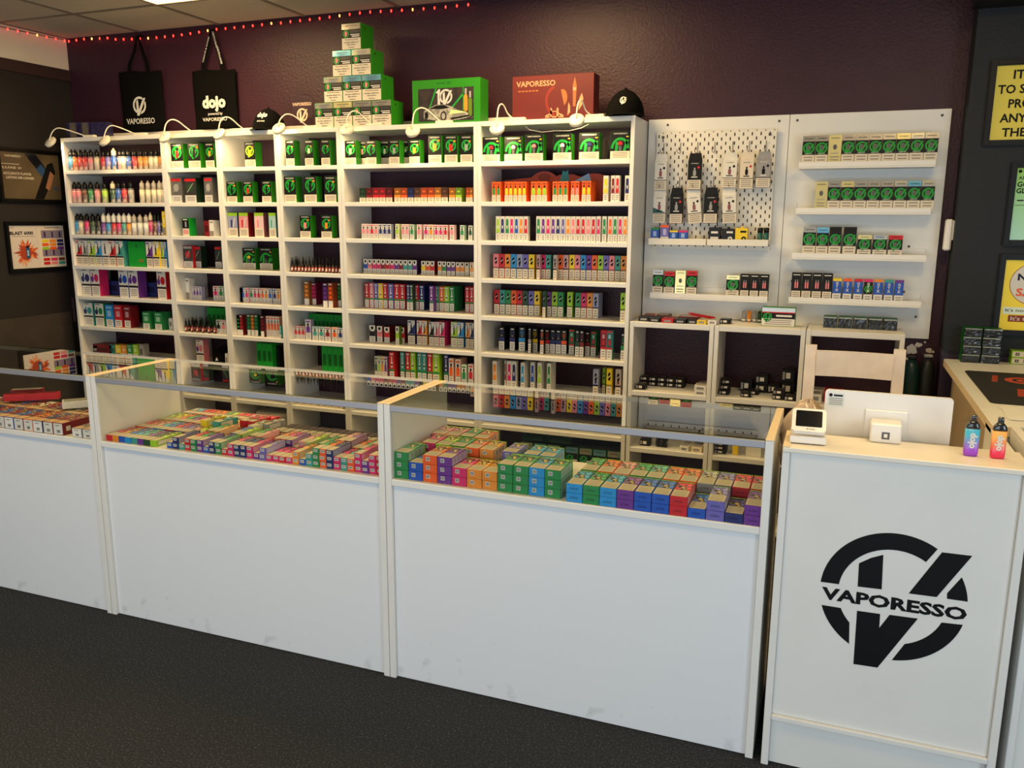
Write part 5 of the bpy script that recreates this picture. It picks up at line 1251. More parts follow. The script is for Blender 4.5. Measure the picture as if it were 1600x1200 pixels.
for i, (x0, c) in enumerate(((3.672, 's'), (3.728, 'r'), (3.783, 'G'), (3.838, 'r'))): ledge_box(x0 + .026, LY, 1.1725, .05, .13 if i != 1 else .124, .022, 'g', c, ['silver topped', 'red topped', 'gold glaring', 'taller red topped'][i] + ' green boxed pod on the ledge below the pegboard', 'green boxes on the pegboard ledge')
ledge_box(4.060, LY, 1.1725, .060, .114, .022, 'g', 'y', 'short wide green boxed pod beside black cartons, ledge below the pegboard', 'green boxes on the pegboard ledge')
for i in range(3): ledge_box(4.116 + .0445 * i, LY, 1.1725, .042, .123, .022, 'k', 'k', 'black coil carton, %s of three on ledge below the pegboard' % ORD[i], 'black cartons on the pegboard ledge')
# pegboard shelf goods (shelf floor z = 1.4335)
zp = 1.4335
for i, (x0, x1, h, t, c) in enumerate(((3.658, 3.698, .074, 'G', 'B'), (3.706, 3.746, .088, 'O', 'V'), (3.750, 3.790, .062, 'Y', 'B'), (3.794, 3.836, .062, 'M', 'B'))):
    w = x1 - x0; b = MB().cbox(-w / 2, w / 2, 0, .03, 0, h, pc(c), .0008); b.fr(-w / 2, w / 2, 0, h * .36, -.0004, M_paper); b.fr(-w / 2, w / 2, h * .86, h, -.0004, pc(t)); b.tr(-w / 2, w / 2, 0, .03, h + .0004, pc(t)); b.fr(-w * .2, w * .2, h * .45, h * .78, -.0004, pc('+' + c))
    tag(b.build('small_coil_box', None, ((x0 + x1) / 2, -.125, zp)), 'small %s box with %s top on the pegboard shelf' % (PAL[c][0], PAL[t][0]) + (' beside the pegboard edge' if i == 0 else ''), 'box', 'small boxes on the pegboard shelf')
for i, (x0, x1, h, c) in enumerate(((3.938, 3.992, .078, 'k'), (3.998, 4.056, .072, 'k'), (4.062, 4.118, .076, 'Y'))):
    w = x1 - x0; b = MB().cbox(-w / 2, w / 2, 0, .035, 0, h, pc(c), .001)
    if i == 0: b.fr(-w * .34, w * .34, .012, .034, -.0004, M_paper); b.fr(-w * .3, w * .3, .05, .06, -.0004, M_paper)
    else:
        b.poly([(w * .2 + u * .011, h * .35 + v * .011) for u, v in arc(1, 0, 345, 14)], M_paper if i == 1 else M_ink, F0(-.0004)); b.poly([(w * .2 + u * .004, h * .35 + v * .004) for u, v in arc(1, 0, 330, 8)], pc(c), F0(-.0008)); b.fr(-w * .1, w * .4, h * .72, h * .84, -.0004, M_paper if i == 1 else M_ink)
    b.poly([(-w * .1, h - .001), (w * .1, h - .001), (w * .04, h + .01), (-w * .04, h + .01)], pc(c), F0(.0175))
    tag(b.build('wire_reel_box', None, ((x0 + x1) / 2, -.128, zp)), ['black box with square white label', 'black box with white round mark', 'yellow box with black round mark'][i] + ' on the pegboard shelf', 'box')
for i, x in enumerate((4.172, 4.200)):
    o = MB().lathe([(.0115, 0), (.0125, .004), (.0125, .055)], pc('-T'), 12).build('teal_vial', None, (x, -.095, zp)); MB().lathe([(.0127, .055), (.0127, .076), (.009, .079)], M_plastick, 12).build('cap', o); tag(o, 'teal vial with black cap, %s of pair on the pegboard shelf' % ORD[i], 'vial', 'teal vials')
# hanging blister packs
HP = [(0, .060, .155, 'W', 0), (2, .066, .152, 'k', 0), (4, .066, .145, 'W', .02), (5, .062, .150, 'E', 0), (6, .066, .145, 'S', 0), (7, .062, .150, 'w', 0), (8, .063, .152, 'k', 0), (9, .066, .152, 'W', -.11), (10, .066, .150, 'k', 0), (11, .066, .150, 'W', -.07)]
PK = {'W': ('white', M_paper), 'w': ('white and teal', M_paper), 'E': ('cream', M_cream), 'S': ('grey', pc('S')), 'k': ('black', M_black)}
for i, (hk, w, h, c, rt) in enumerate(HP):
    x, z = HK[hk]; b = MB(); hw = w / 2; zb = -h - .004; pm = PK[c][1]
    b.slab([(-hw, zb), (hw, zb), (hw, -.020), (hw * .8, .014), (-hw * .8, .014), (-hw, -.020)], pm, -.0005, .0005); b.cbox(-hw + .001, hw - .001, -.012, -.0006, zb + .001, -.022, pm, .001)
    f = -.0125; b.fr(-hw + .002, hw - .002, zb + .002, zb + h * .30, f, M_cream); b.fr(-hw, hw, zb + h * .305, zb + h * .325, f, M_ink); lines(b, -hw * .8, hw * .8, zb + .006, zb + h * .28, 4, f - .0004)
    ink = M_ink if c in 'WwE' else M_paper; b.text('VAPORESSO', 0, zb + h * .80, ink, F0(f), w=w * .55, h=h * .025)
    dm = pc('-K') if c in 'Ww' else (pc('S') if c == 'k' else M_ink); device(b, 0, zb + h * .54, w * .22, h * .26, dm, pc('S') if c == 'k' else M_ink, f)
    if c not in 'w': b.poly([(hw * .55 + u * .006, zb + h * .68 + v * .006) for u, v in arc(1, 0, 330, 9)], pc('R') if c in 'kE' else M_ink, F0(f))
    if c == 'w': b.poly([(-hw, zb + h * .33), (hw, zb + h * .33), (-hw, zb + h * .50)], pc('-T'), F0(f))
    b.fr(-hw * .45, hw * .45, zb + h * .37, zb + h * .40, f, ink)
    tag(b.build('hanging_pack', None, (x, -.088 - .0, z - .0175), (0, rt, 0)), '%s blister pack on pegboard, %s hook of %s row' % (PK[c][0], ORD[hk % 7], ['upper', 'lower'][hk > 6]), 'blister pack', 'blister packs hanging on the pegboard')
# ------------------------------------------------------------------ on top of the tall bookcases
TZ = 2.0205
def foil_box(x, z, foil, lab):
    e = MB().cbox(-.0575, .0575, 0, .13, 0, .1275, M_green, .001).build('pod_carton', None, (x, -.27, z)); w = .0555; f = -.0004
    MB().fr(-w, w, .098, .126, f, foil).text('VAPORESSO', 0, .115, pc('-S'), F0(f * 2), w=.07, h=.0075).text('XROS 0.8', 0, .104, pc('-S'), F0(f * 2), w=.03, h=.006).build('foil_band', e)
    b = MB().fr(-w, w, .056, .098, f, M_black); emblem(b, -.031, .078, .019, pc('F'), F0(f * 2)); b.poly([(-.031 + u * .008, .078 + v * .013) for u, v in arc(1, 0, 340, 8)], pc('K'), F0(f * 3)); b.fr(-.008, .052, .080, .094, f * 2, mat('dark grey print', (48, 46, 44), .4)); b.fr(-.004, .050, .070, .074, f * 2, M_paper); b.fr(.004, .050, .061, .066, f * 2, M_paper); b.build('front_panel', e)
    b = MB().fr(-w, w, .001, .056, f, M_cream)
    for q, t in enumerate(('This product contains', 'nicotine which is a', 'highly addictive', 'substance.')): b.text(t, 0, .048 - .0125 * q, M_ink, F0(f * 2), h=.0085 if q != 3 else .0065, bold=.015)
    b.build('warning_label', e); b = MB().sd(.0578, .04, .05, .103, .113, M_black); b.build('side_mark', e)
    tag(e, lab, 'box', 'pyramid of ten green foil-topped boxes')
    return e
LV = ['bottom', 'second', 'third', 'top']; k = 0
foils = [M_holo, M_gold_glare, M_silver, M_silver, M_holo, M_holoB, M_holoB, M_holoB, M_holo, M_silver]
for r, (x0, n) in enumerate(((1.905, 4), (1.966, 3), (2.025, 2), (2.086, 1))):
    for i in range(n):
        foil_box(x0 + .1165 * i, TZ + r * .1285, foils[k], 'green foil-topped box, %s' % ('single one at the pyramid top' if n == 1 else '%s of %s in %s tier of the pyramid' % (ORD[i], ['', 'one', 'two', 'three', 'four'][n], LV[r]))); k += 1
# green gift box
e = MB().cbox(-.19, .19, 0, .105, 0, .215, M_green, .002).build('gift_box', None, (2.614, -.25, TZ)); tag(e, 'large bright green gift box with a grey sports car print', 'gift box')
b = MB(); f = -.0006; b.fr(-.155, .155, .012, .172, f, mixmat('dark car scene', [(48, 36, 34), (30, 24, 24), (70, 60, 52)], 22))
b.build('picture_panel', e)
b = MB(); b.poly([(-.10, .06), (-.093, .06), (-.048, .172), (-.056, .172)], pc('F'), F0(f * 2)); b.poly([(.02, .066), (.028, .062), (.10, .135), (.10, .148)], pc('F'), F0(f * 2)); b.fr(.096, .101, .06, .172, f * 2, pc('F'))
b.poly([(-.055, .150), (-.038, .167), (-.030, .167), (-.030, .092), (-.044, .092), (-.044, .146)], pc('+S'), F0(f * 3)); emblem(b, .002, .130, .036, pc('+S'), F0(f * 3), EMB); b.text('VAPORESSO', -.025, .196, pc('-F'), F0(f), w=.05, h=.007); b.text('10', .018, .196, pc('-F'), F0(f), w=.018, h=.014, bold=.04); b.build('emblem', e)
b = MB(); car = [(-.125, .03), (-.125, .062), (-.105, .072), (-.085, .080), (-.055, .092), (-.01, .093), (.035, .080), (.07, .062), (.10, .055), (.13, .045), (.135, .028), (.10, .020), (.02, .012), (-.03, .014), (-.10, .022)]
b.poly(car, mixmat('grey car paint print', [(120, 118, 112), (160, 156, 146), (86, 84, 82)], 30), F0(f * 3)); b.poly([(-.09, .074), (-.055, .088), (-.01, .089), (.025, .076), (-.02, .070)], M_ink, F0(f * 4)); b.poly([(-.012 + u * .017, .036 + v * .023) for u, v in arc(1, 0, 345, 16)], M_ink, F0(f * 4)); b.poly([(-.012 + u * .011, .036 + v * .016) for u, v in arc(1, 0, 340, 12)], pc('S'), F0(f * 5)); b.poly([(-.108 + u * .010, .042 + v * .018) for u, v in arc(1, 0, 345, 12)], M_ink, F0(f * 4)); b.poly([(.02, .044), (.12, .050), (.075, .060), (.03, .066)], pc('+L'), F0(f * 4)); b.poly([(.03, .016), (.13, .03), (.13, .038), (.03, .026)], M_ink, F0(f * 4)); b.build('car_print', e)
b = MB(); device(b, .112, .11, .020, .11, pc('A'), pc('S'), f * 3); device(b, .136, .09, .020, .12, pc('-L'), pc('S'), f * 3); b.build('pen_print', e)
# red gift box
e = MB().cbox(-.207, .207, 0, .095, 0, .205, mat('red gift card', (94, 20, 12), .42, noise=.05, nscale=8), .002).build('gift_box', None, (3.182, -.25, TZ)); tag(e, 'large red gift box with gold lettering and landmark drawings', 'gift box')
M_rg = mat('rose gold print', (226, 160, 116), .35, metal=.35); M_rd = mat('bronze print', (160, 96, 46), .4); b = MB()
b.text('VAPORESSO', -.085, .168, M_rg, F0(f), w=.20, h=.026, bold=.02); [b.fr(-.175 + .018 * q, -.162 + .018 * q, .132, .138, f, M_rd) for q in range(6)]; b.build('lettering', e)
b = MB(); b.poly([(.105, .055), (.118, .055), (.122, .15), (.112, .19), (.102, .15)], M_rd, F0(f)); b.fr(.104, .120, .128, .142, f * 2, M_rg); b.poly([(.132, .035), (.150, .06), (.156, .09), (.148, .115), (.136, .09)], M_rg, F0(f)); b.poly([(.078, .015), (.092, .03), (.090, .06), (.082, .075)], M_rg, F0(f))
b.poly([(.052 + u * .024, .098 + v * .038) for u, v in arc(1, -70, 110, 12)], M_rd, F0(f)); b.poly([(u * .066 + .03, .085 + v * .075) for u, v in arc(1, 110, 255, 14) + arc(.8, 255, 110, 14)], mat('dim red print', (128, 36, 24), .4), F0(f))
for x in (-.005, .028): b.fr(x - .005, x + .005, .008, .045, f, M_rg); b.poly([(x - .006, .045), (x + .006, .045), (x, .055)], M_rg, F0(f))
b.fr(-.03, .052, .008, .013, f, M_rg); b.fr(-.005, .028, .034, .038, f, M_rg); b.poly([(-.034, .018), (-.006, .030), (-.006, .027), (-.030, .006), (-.034, .006)], M_rg, F0(f)); b.poly([(.058, .018), (.030, .030), (.030, .027), (.054, .006), (.058, .006)], M_rg, F0(f)); b.build('landmark_print', e)
b = MB().cbox(-.2, .2, -.0006, .0945, 0.2, .2052, mat('red gift card', (94, 20, 12), .42), .001)
# caps
def cap(name, loc, rz, r, hz, label, txt, M_c=M_cloth):
    e = empty(name, loc, (0, 0, rz)); tag(e, label, 'cap'); b = MB(); vs = []; fs = []; n = 24; m_ = 8
    for j in range(m_ + 1):
        t = j / m_; a = t * math.pi / 2
        for i in range(n):
            th = 2 * math.pi * i / n; rr = r * max(.001, (1 - t ** 2.1) ** .68); pk = 1.04 if math.sin(th) < 0 else .98
            vs.append((rr * math.cos(th) * .86, rr * math.sin(th) * pk, .012 + hz * t * (1 + .08 * (-math.sin(th)) * (1 - t))))
    fs = [(j * n + i, j * n + (i + 1) % n, (j + 1) * n + (i + 1) % n, (j + 1) * n + i) for j in range(m_) for i in range(n)]
    b.add(vs, fs, M_c, True); b.build('crown', e)
    b = MB(); top = []; N = 16
    for s_ in (0, 1):
        for j in range(4):
            for i in range(N + 1):
                th = math.pi * (1.06 + .88 * i / N); k_ = 1 + .55 * j / 3 * math.sin(math.pi * (i / N)) ** .8
                top.append((r * .86 * math.cos(th) * (1 + .03 * j), r * 1.0 * math.sin(th) * k_, .0145 - .010 * (j / 3) * 1.0 + .006 * math.cos(th) ** 2 * 0 - .003 * s_))
    M1 = N + 1; fs = []
    for j in range(3):
        for i in range(N):
            q = (j * M1 + i, j * M1 + i + 1, (j + 1) * M1 + i + 1, (j + 1) * M1 + i); fs.append(q[::-1]); o_ = 4 * M1; fs.append(tuple(o_ + v for v in q))
    for i in range(N): q = (3 * M1 + i, 3 * M1 + i + 1, 7 * M1 + i + 1, 7 * M1 + i); fs.append(q)
    b.add(top, fs, M_c, True); b.build('peak', e); MB().lathe([(.006, .012 + hz * .985), (.004, .016 + hz), (.0005, .017 + hz)], M_c, 10).build('button', e)
    def surf(u, v):
        zz = max(.0, min(.99, (v - .012) / hz)); rr = r * (1 - zz ** 2.1) ** .68; th = -math.pi / 2 + u / max(rr, .02)
        return (rr * .86 * math.cos(th) * 1.03, rr * 1.04 * math.sin(th) * 1.035, v)
    b = MB()
    if txt: b.text('dojo', 0, .082, M_paper, surf, w=.068, bold=.05); b.text('CREATE & SHARE', 0, .050, M_paper, surf, w=.052, h=.008, bold=.02)
    else: emblem(b, 0, .072, .017, M_paper, surf, EMB)
    b.build('front_print', e)
cap('baseball_cap', (3.522, -.165, TZ), .12, .106, .125, 'plain black baseball cap with small round emblem beside the red gift box', False)
cap('baseball_cap', (1.470, -.165, TZ), .18, .104, .120, 'black baseball cap with white lettering beside the acrylic plaque', True)
# acrylic plaque
e = MB().cbox(-.068, .068, 0, .006, .012, .205, M_acryl, .001).build('acrylic_plaque', None, (1.662, -.12, TZ)); tag(e, 'clear acrylic plaque with gold round emblem beside the box pyramid', 'plaque')
MB().cbox(-.075, .075, -.02, .028, 0, .0118, M_acryl, .001).build('foot', e)
b = MB(); M_fr = mat('pale frosted print', (222, 186, 160), .5); b.text('VAPORESSO', 0, .150, M_fr, F0(-.0006), w=.125, h=.017, bold=.02); emblem(b, 0, .092, .036, M_fr, F0(-.0006), EMB); b.build('plaque_print', e)
for i in range(2):
    pass
# dark boxes at the far end of the bookcase tops
for i, (x, w, d) in enumerate(((.032, .075, .06), (.112, .072, .06), (.215, .125, .05))):
    b = MB().cbox(-w / 2, w / 2, 0, d, 0, .098, mixmat('navy bauble art', [(34, 30, 62), (50, 44, 84), (34, 30, 62), (150, 140, 160)], 34), .001)
    if i < 2: b.fr(-w * .15, w * .45, .006, .095, -.0005, mat('dull foil panel', (120, 112, 96), .35, metal=.4))
    tag(b.build('navy_box', None, (x, -.22 + .02 * i, TZ), (0, 0, .05)), ['first narrow navy box with grey panel over the far bookcase end', 'second narrow navy box with grey panel over the far bookcase', 'wide navy patterned box over the first bookcase'][i], 'box')
# clip-on lamps
M_lamp = mat('cream lamp plastic', (236, 228, 206), .35); M_led = mat('warm lamp face', (255, 214, 150), .4, emit=5.0)
LD = [(.011, 1.990, .183), (.445, 1.985, .584), (.898, 1.991, .983), (1.282, 1.997, 1.352), (1.678, 2.014, 1.775), (2.099, 1.995, 2.17), (2.483, 1.976, 2.57), (2.941, 1.974, 2.965), (3.340, 1.998, 3.361)]
LW = ['below the navy boxes', 'below the first tote bag', 'where first and second bookcases meet', 'below the second tote bag', 'beside the printed cap', 'in front of the box pyramid', 'in front of the green gift box', 'between the two gift boxes', 'in front of the red gift box']
for i, (xd, zd, xb) in enumerate(LD):
    e = empty('clip_lamp', (xb, -.262, TZ)); tag(e, 'small cream gooseneck shelf lamp with round head, ' + LW[i], 'lamp', 'gooseneck lamps along the bookcase tops')
    if i == 8: xb_ = xb
    dirx = 1
    MB().cbox(-.005, .085, -.012, .014, 0, .013, M_lamp, .003).build('lamp_base', e)
    n = Vector((.06 if i > 3 else -.10, -.78, .62)).normalized(); hd = Vector((xd - xb, -.36 + .262, zd - TZ)); top = hd + n * .012
    p0 = Vector((0, 0, .009)); p1 = Vector((-.02, -.004, .02)); mid = (p0 + top) / 2
    if abs(hd.x) > .1: ctrl = [p0, p0 + Vector((-.03, -.01, .012)), Vector((hd.x * .45, -.045, .040)), Vector((hd.x * .72, -.075, .052)), Vector((hd.x * .90, -.092, .030)), top]
    else: ctrl = [Vector((.02, 0, .009)), Vector((.0, -.02, .03)), Vector((hd.x * .4, -.05, .065)), Vector((hd.x * .7, -.075, .068)), Vector((hd.x * .95, -.092, .040)), top]
    pts = []
    for q in range(len(ctrl) - 1):
        a, bb, c, d = ctrl[max(q - 1, 0)], ctrl[q], ctrl[q + 1], ctrl[min(q + 2, len(ctrl) - 1)]
        for s_ in range(4):
            t = s_ / 4; pts.append(.5 * ((2 * bb) + (c - a) * t + (2 * a - 5 * bb + 4 * c - d) * t * t + (3 * bb - a - 3 * c + d) * t ** 3))
    pts.append(top); MB().tube(pts, .0035, M_lamp, 8).build('gooseneck', e)
    Rm = n.to_track_quat('Z', 'Y').to_matrix().to_4x4(); Mx = Matrix.Translation(hd) @ Rm
    MB().lathe([(.034, -.009), (.0365, -.007), (.0370, .006), (.035, .009), (.012, .0105), (.0005, .011)], M_lamp, 24, M=Mx).build('lamp_head', e)
    MB().lathe([(.031, -.0094), (.0005, -.0096)][::-1], M_led, 20, M=Mx).build('lamp_face', e)
    dl = bpy.data.lights.new('lamp_light', 'SPOT'); dl.energy = 4.2; dl.color = (1.0, .70, .36); dl.spot_size = math.radians(150); dl.spot_blend = 1.0; dl.shadow_soft_size = .025
    lo = bpy.data.objects.new('lamp_light', dl); COL.objects.link(lo); lo.parent = e; lo.location = hd - n * .016; lo.rotation_euler = Vector((.05, .55, -.83)).normalized().to_track_quat('-Z', 'Y').to_euler()
# tote bags on hooks
def tote(x0, x1, ztop, zbot, xh, zh, kind, lab):
    w = x1 - x0; xc = (x0 + x1) / 2; e = empty('tote_bag', (xc, -.03, zbot)); tag(e, lab, 'bag', 'black cotton tote bags on the purple wall'); H = ztop - zbot
    b = MB(); nx, nz = 14, 14; vs = []
    for s_ in (0, 1):
        for j in range(nz + 1):
            for i in range(nx + 1):
                u, v = i / nx, j / nz; sh = .04 * (1 - v) * (u) if kind == 0 else 0
                thick = .016 * math.sin(math.pi * u) ** .5 * (.45 + .55 * (1 - v)); wob = .004 * math.sin(7 * u + 5 * v + kind) + .003 * math.sin(15 * u)
                vs.append((-w / 2 + u * w + sh * .3, (-thick if s_ == 0 else .010) + (wob if s_ == 0 else 0), v * H + .006 * math.sin(6 * u) * v))
    M1 = nx + 1; fs = []
    for j in range(nz):
        for i in range(nx):
            q = (j * M1 + i, j * M1 + i + 1, (j + 1) * M1 + i + 1, (j + 1) * M1 + i); fs.append(q); o_ = (nz + 1) * M1; fs.append(tuple(o_ + v for v in reversed(q)))
    o_ = (nz + 1) * M1
    for i in range(nx): fs.append((i, o_ + i, o_ + i + 1, i + 1)); t_ = nz * M1; fs.append((t_ + i, t_ + i + 1, o_ + t_ + i + 1, o_ + t_ + i))
    for j in range(nz): fs.append((j * M1, (j + 1) * M1, o_ + (j + 1) * M1, o_ + j * M1)); fs.append((j * M1 + nx, o_ + j * M1 + nx, o_ + (j + 1) * M1 + nx, (j + 1) * M1 + nx))
    b.add(vs, fs, M_cloth, True); b.build('bag_body', e)
    hx = xh - xc; hz = zh - zbot; bw = .028
    for s_, (xa) in ((-1, -w * .22), (1, w * .24)):
        b = MB(); P = [Vector((xa, -.010, H - .01)), Vector((xa * .93 + hx * .07, -.010, H + .04)), Vector(((xa * .4 + hx * .6), -.008, H + (hz - H) * .58)), Vector((hx + s_ * .004, -.012, hz))]; vs = []
        for k_, p in enumerate(P):
            hw_ = (bw / 2) * (1, 1, .8, .45)[k_]; vs += [(p.x - hw_, p.y, p.z), (p.x + hw_, p.y, p.z), (p.x + hw_, p.y + .003, p.z), (p.x - hw_, p.y + .003, p.z)]
        fs = []
        for k_ in range(3):
            for q in range(4): fs.append((k_ * 4 + q, k_ * 4 + (q + 1) % 4, k_ * 4 + 4 + (q + 1) % 4, k_ * 4 + 4 + q))
        st = b.add(vs, fs + [(0, 3, 2, 1), (12, 13, 14, 15)], M_cloth).build('handle', e)
        if kind == 1:
            tb = MB(); a_, c_ = P[1], P[3]; ang = math.atan2(c_.z - a_.z, c_.x - a_.x) + (math.pi if s_ == 1 else 0)
            if s_ == 1: tb.text('CREATE & SHARE', a_.x * .80 + c_.x * .20 + .004, a_.z * .80 + c_.z * .20, M_paper, F0(-.0142), w=.10, h=.013, bold=.03, rot=ang); tb.text('CREATE & SHARE', a_.x * .32 + c_.x * .68, a_.z * .32 + c_.z * .68, M_paper, F0(-.0142), w=.095, h=.012, bold=.02, rot=ang)
            else: tb.text('CREATE & SHARE', a_.x * .6 + c_.x * .4, a_.z * .6 + c_.z * .4, M_paper, F0(-.0142), w=.15, h=.008, bold=.02, rot=ang)
            tb.build('handle_print', st)
    MB().lathe([(.006, 0), (.006, .02), (.009, .021), (.009, .024)], M_plastick, 8, M=Matrix.Translation((hx, .028, hz)) @ Matrix.Rotation(math.radians(90), 4, 'X')).tube([(hx, -.010, hz), (hx, -.012, hz - .008), (hx, -.016, hz - .006)], .003, M_plastick, 6).build('wall_hook', e)
    b = MB(); fy = -.0255
    if kind == 0: emblem(b, .006, .155, .052, M_paper, F0(fy), EMB); b.text('VAPORESSO', .006, .062, M_paper, F0(fy), w=.225, h=.034, bold=.02)
    else: b.text('dojo', .012, .140, M_paper, F0(fy), w=.172, bold=.055); b.text('powered by', .018, .082, M_paper, F0(fy), w=.106, bold=.015); b.text('VAPORESSO', .012, .052, M_paper, F0(fy), w=.18, h=.020, bold=.015)
    b.build('bag_print', e)
tote(.262, .585, 2.426, 2.068, .441, 2.632, 0, 'black tote bag with white round emblem hanging over the first bookcase')
tote(.832, 1.142, 2.402, 2.068, 1.003, 2.628, 1, 'black tote bag with white lettering hanging over the second bookcase')
# ------------------------------------------------------------------ posters
M_frame = mat('black gloss picture frame', (10, 10, 10), .4, spec=.25)
def framed(name, W_, H_, fn, paper, lab, draw, fw=.024):
    """fn(u, v, out) maps poster coordinates from its lower corner to the room; out = distance off the wall"""
    e = empty(name, fn(0, 0, 0)); base = Vector(fn(0, 0, 0)); g = lambda u, v, o: tuple(Vector(fn(u, v, o)) - base); tag(e, lab, 'poster', 'framed posters')
    def blk(b, u0, u1, v0, v1, o0, o1, m):
        vs = [g(u, v, o) for o in (o0, o1) for (u, v) in ((u0, v0), (u1, v0), (u1, v1), (u0, v1))]; b.add(vs, [(0, 3, 2, 1), (4, 5, 6, 7), (0, 1, 5, 4), (1, 2, 6, 5), (2, 3, 7, 6), (3, 0, 4, 7)], m)
    for (u0, u1, v0, v1) in ((0, fw, 0, H_), (W_ - fw, W_, 0, H_), (fw, W_ - fw, 0, fw), (fw, W_ - fw, H_ - fw, H_)):
        b = MB(); blk(b, u0, u1, v0, v1, .001, .016, M_frame); blk(b, u0 + .004, u1 - .004, v0 + .004, v1 - .004, .016, .020, M_frame); b.build('frame_rail', e)
    b = MB(); blk(b, fw, W_ - fw, fw, H_ - fw, .003, .008, paper); b.build('sheet', e)
    b = MB(); draw(b, lambda o: (lambda u, v: g(u, v, .0084 + .0004 * o))); b.build('poster_print', e)
RW = lambda x0, z0: (lambda u, v, o: (x0 + u, -.145 - o, z0 + v))
LWL = lambda y0, z0: (lambda u, v, o: (XL + o, y0 + u, z0 + v))
def rect(b, fn, u0, u1, v0, v1, m): b.poly([(u0, v0), (u1, v0), (u1, v1), (u0, v1)], m, fn)
M_py = mat('dull yellow poster', (226, 206, 70), .35); M_pyb = mat('bright yellow poster', (250, 222, 10), .35)
def d1(b, L):
    for q, t in enumerate(('IT IS ILLEGAL', 'TO SELL NICOTINE', 'PRODUCTS TO', 'ANYONE UNDER', 'THE AGE OF 18')): b.text(t, .232, .282 - .057 * q, M_ink, L(1), h=.036, w=(.29, .392, .305, .356, .33)[q], bold=.025)
framed('age_sign_poster', .464, .342, RW(5.050, 1.854), M_py, 'framed yellow poster with bold black capitals, highest on the black wall', d1)
def gradm():
    m = bpy.data.materials.new('lime to mint poster ink'); m.use_nodes = True; nt = m.node_tree; bs = nt.nodes['Principled BSDF']; tc = nt.nodes.new('ShaderNodeTexCoord'); sx = nt.nodes.new('ShaderNodeSeparateXYZ'); r = nt.nodes.new('ShaderNodeValToRGB')
    r.color_ramp.elements[0].color = (lin(176), lin(232), lin(206), 1); r.color_ramp.elements[1].color = (lin(146), lin(206), lin(70), 1); nt.links.new(tc.outputs['Generated'], sx.inputs[0]); nt.links.new(sx.outputs['Z'], r.inputs[0]); nt.links.new(r.outputs[0], bs.inputs['Base Color']); bs.inputs['Roughness'].default_value = .35; return m
def d2(b, L):
    b.poly([(.036 + u * .007, .305 + v * .007) for u, v in arc(1, 0, 330, 8)], M_ink, L(1)); rect(b, L(1), .048, .09, .300, .308, M_ink)
    b.text('ARMOUR', .075, .278, M_ink, L(1), w=.085, h=.014, bold=.01); b.text('GO W', .070, .252, M_ink, L(1), w=.080, h=.022, bold=.03); b.text('GLOW', .072, .226, M_ink, L(1), w=.086, h=.022, bold=.03); rect(b, L(1), .036, .06, .184, .189, M_ink); rect(b, L(1), .03, .066, .166, .168, M_ink)
    b.poly([(.075, .024), (.10, .05), (.13, .064), (.16, .066), (.226, .05), (.226, .024)], mat('plum jacket print', (92, 62, 78), .4), L(1)); b.poly([(.13 + u * .036, .10 + v * .044) for u, v in arc(1, 0, 345, 16)], mat('dark brown print', (44, 34, 36), .4), L(2))  # dark brown oval printed above the jacket
framed('green_poster', .250, .342, RW(5.166, 1.446), gradm(), 'framed green poster with black capitals, middle of the black wall', d2)
def d3(b, L):
    c = (.145, .222); R0 = .098
    b.poly([(c[0] + u * R0, c[1] + v * R0 * .92) for u, v in arc(1, 0, 352, 40)], pc('-O'), L(1)); b.poly([(c[0] + u * R0 * .975, c[1] + v * R0 * .895) for u, v in arc(1, 0, 352, 40)], M_paper, L(2))
    b.text('NO ID', c[0] - .008, .250, pc('-N'), L(3), w=.125, h=.030, bold=.05); b.text('NO', c[0] - .0, .218, pc('O'), L(3), w=.062, h=.026, bold=.03); b.text('SALE', c[0] - .012, .186, pc('O'), L(3), w=.118, h=.034, bold=.03)
    rect(b, L(1), .034, .232, .092, .122, mat('mint strip', (222, 236, 216), .4)); b.text("It's not personal", .132, .107, M_ink, L(2), w=.178, h=.017, bold=.01); rect(b, L(1), .056, .232, .060, .088, pc('-O')); b.text("It's the law", .136, .074, M_paper, L(2), w=.14, h=.017, bold=.01)
framed('age_check_poster', .266, .345, RW(5.164, 1.066), M_pyb, 'framed bright yellow poster with a white disc, lowest on the black wall', d3)
M_pd = mat('dark olive bronze print', (92, 78, 56), .4, noise=.2, nscale=6)
def d4(b, L):
    b.poly([(.19, .296), (.27, .296), (.345, .20), (.30, .17)], mat('black navy print', (18, 18, 28), .4), L(1)); b.poly([(.262, .205), (.30, .24), (.348, .19), (.31, .155)], mat('steel blue print', (40, 70, 110), .4), L(2))
    b.poly([(.235, .026), (.30, .026), (.40, .19), (.385, .255), (.345, .24)], M_ink, L(3)); b.poly([(.318, .095), (.345, .078), (.388, .175), (.362, .20)], mat('copper plate print', (150, 104, 76), .35), L(4)); b.poly([(.37, .10), (.40, .10), (.42, .07)], mat('steel blue print', (40, 70, 110), .4), L(3))
    b.text('VAPORESSO', .11, .277, M_cream, L(2), w=.11, h=.012); b.text('LUXE X', .10, .208, M_cream, L(2), w=.13, h=.012); rect(b, L(2), .03, .15, .228, .231, M_cream); b.text('ACCURATE FLAVOR', .132, .174, M_cream, L(2), w=.19, h=.015, bold=.02); b.text('LASTING 50% LONGER', .148, .150, M_cream, L(2), w=.19, h=.015, bold=.02)
framed('dark_device_poster', .455, .325, LWL(-.583, 1.628), M_pd, 'framed dark poster with blue streak and slogan, upper on the far side wall', d4)
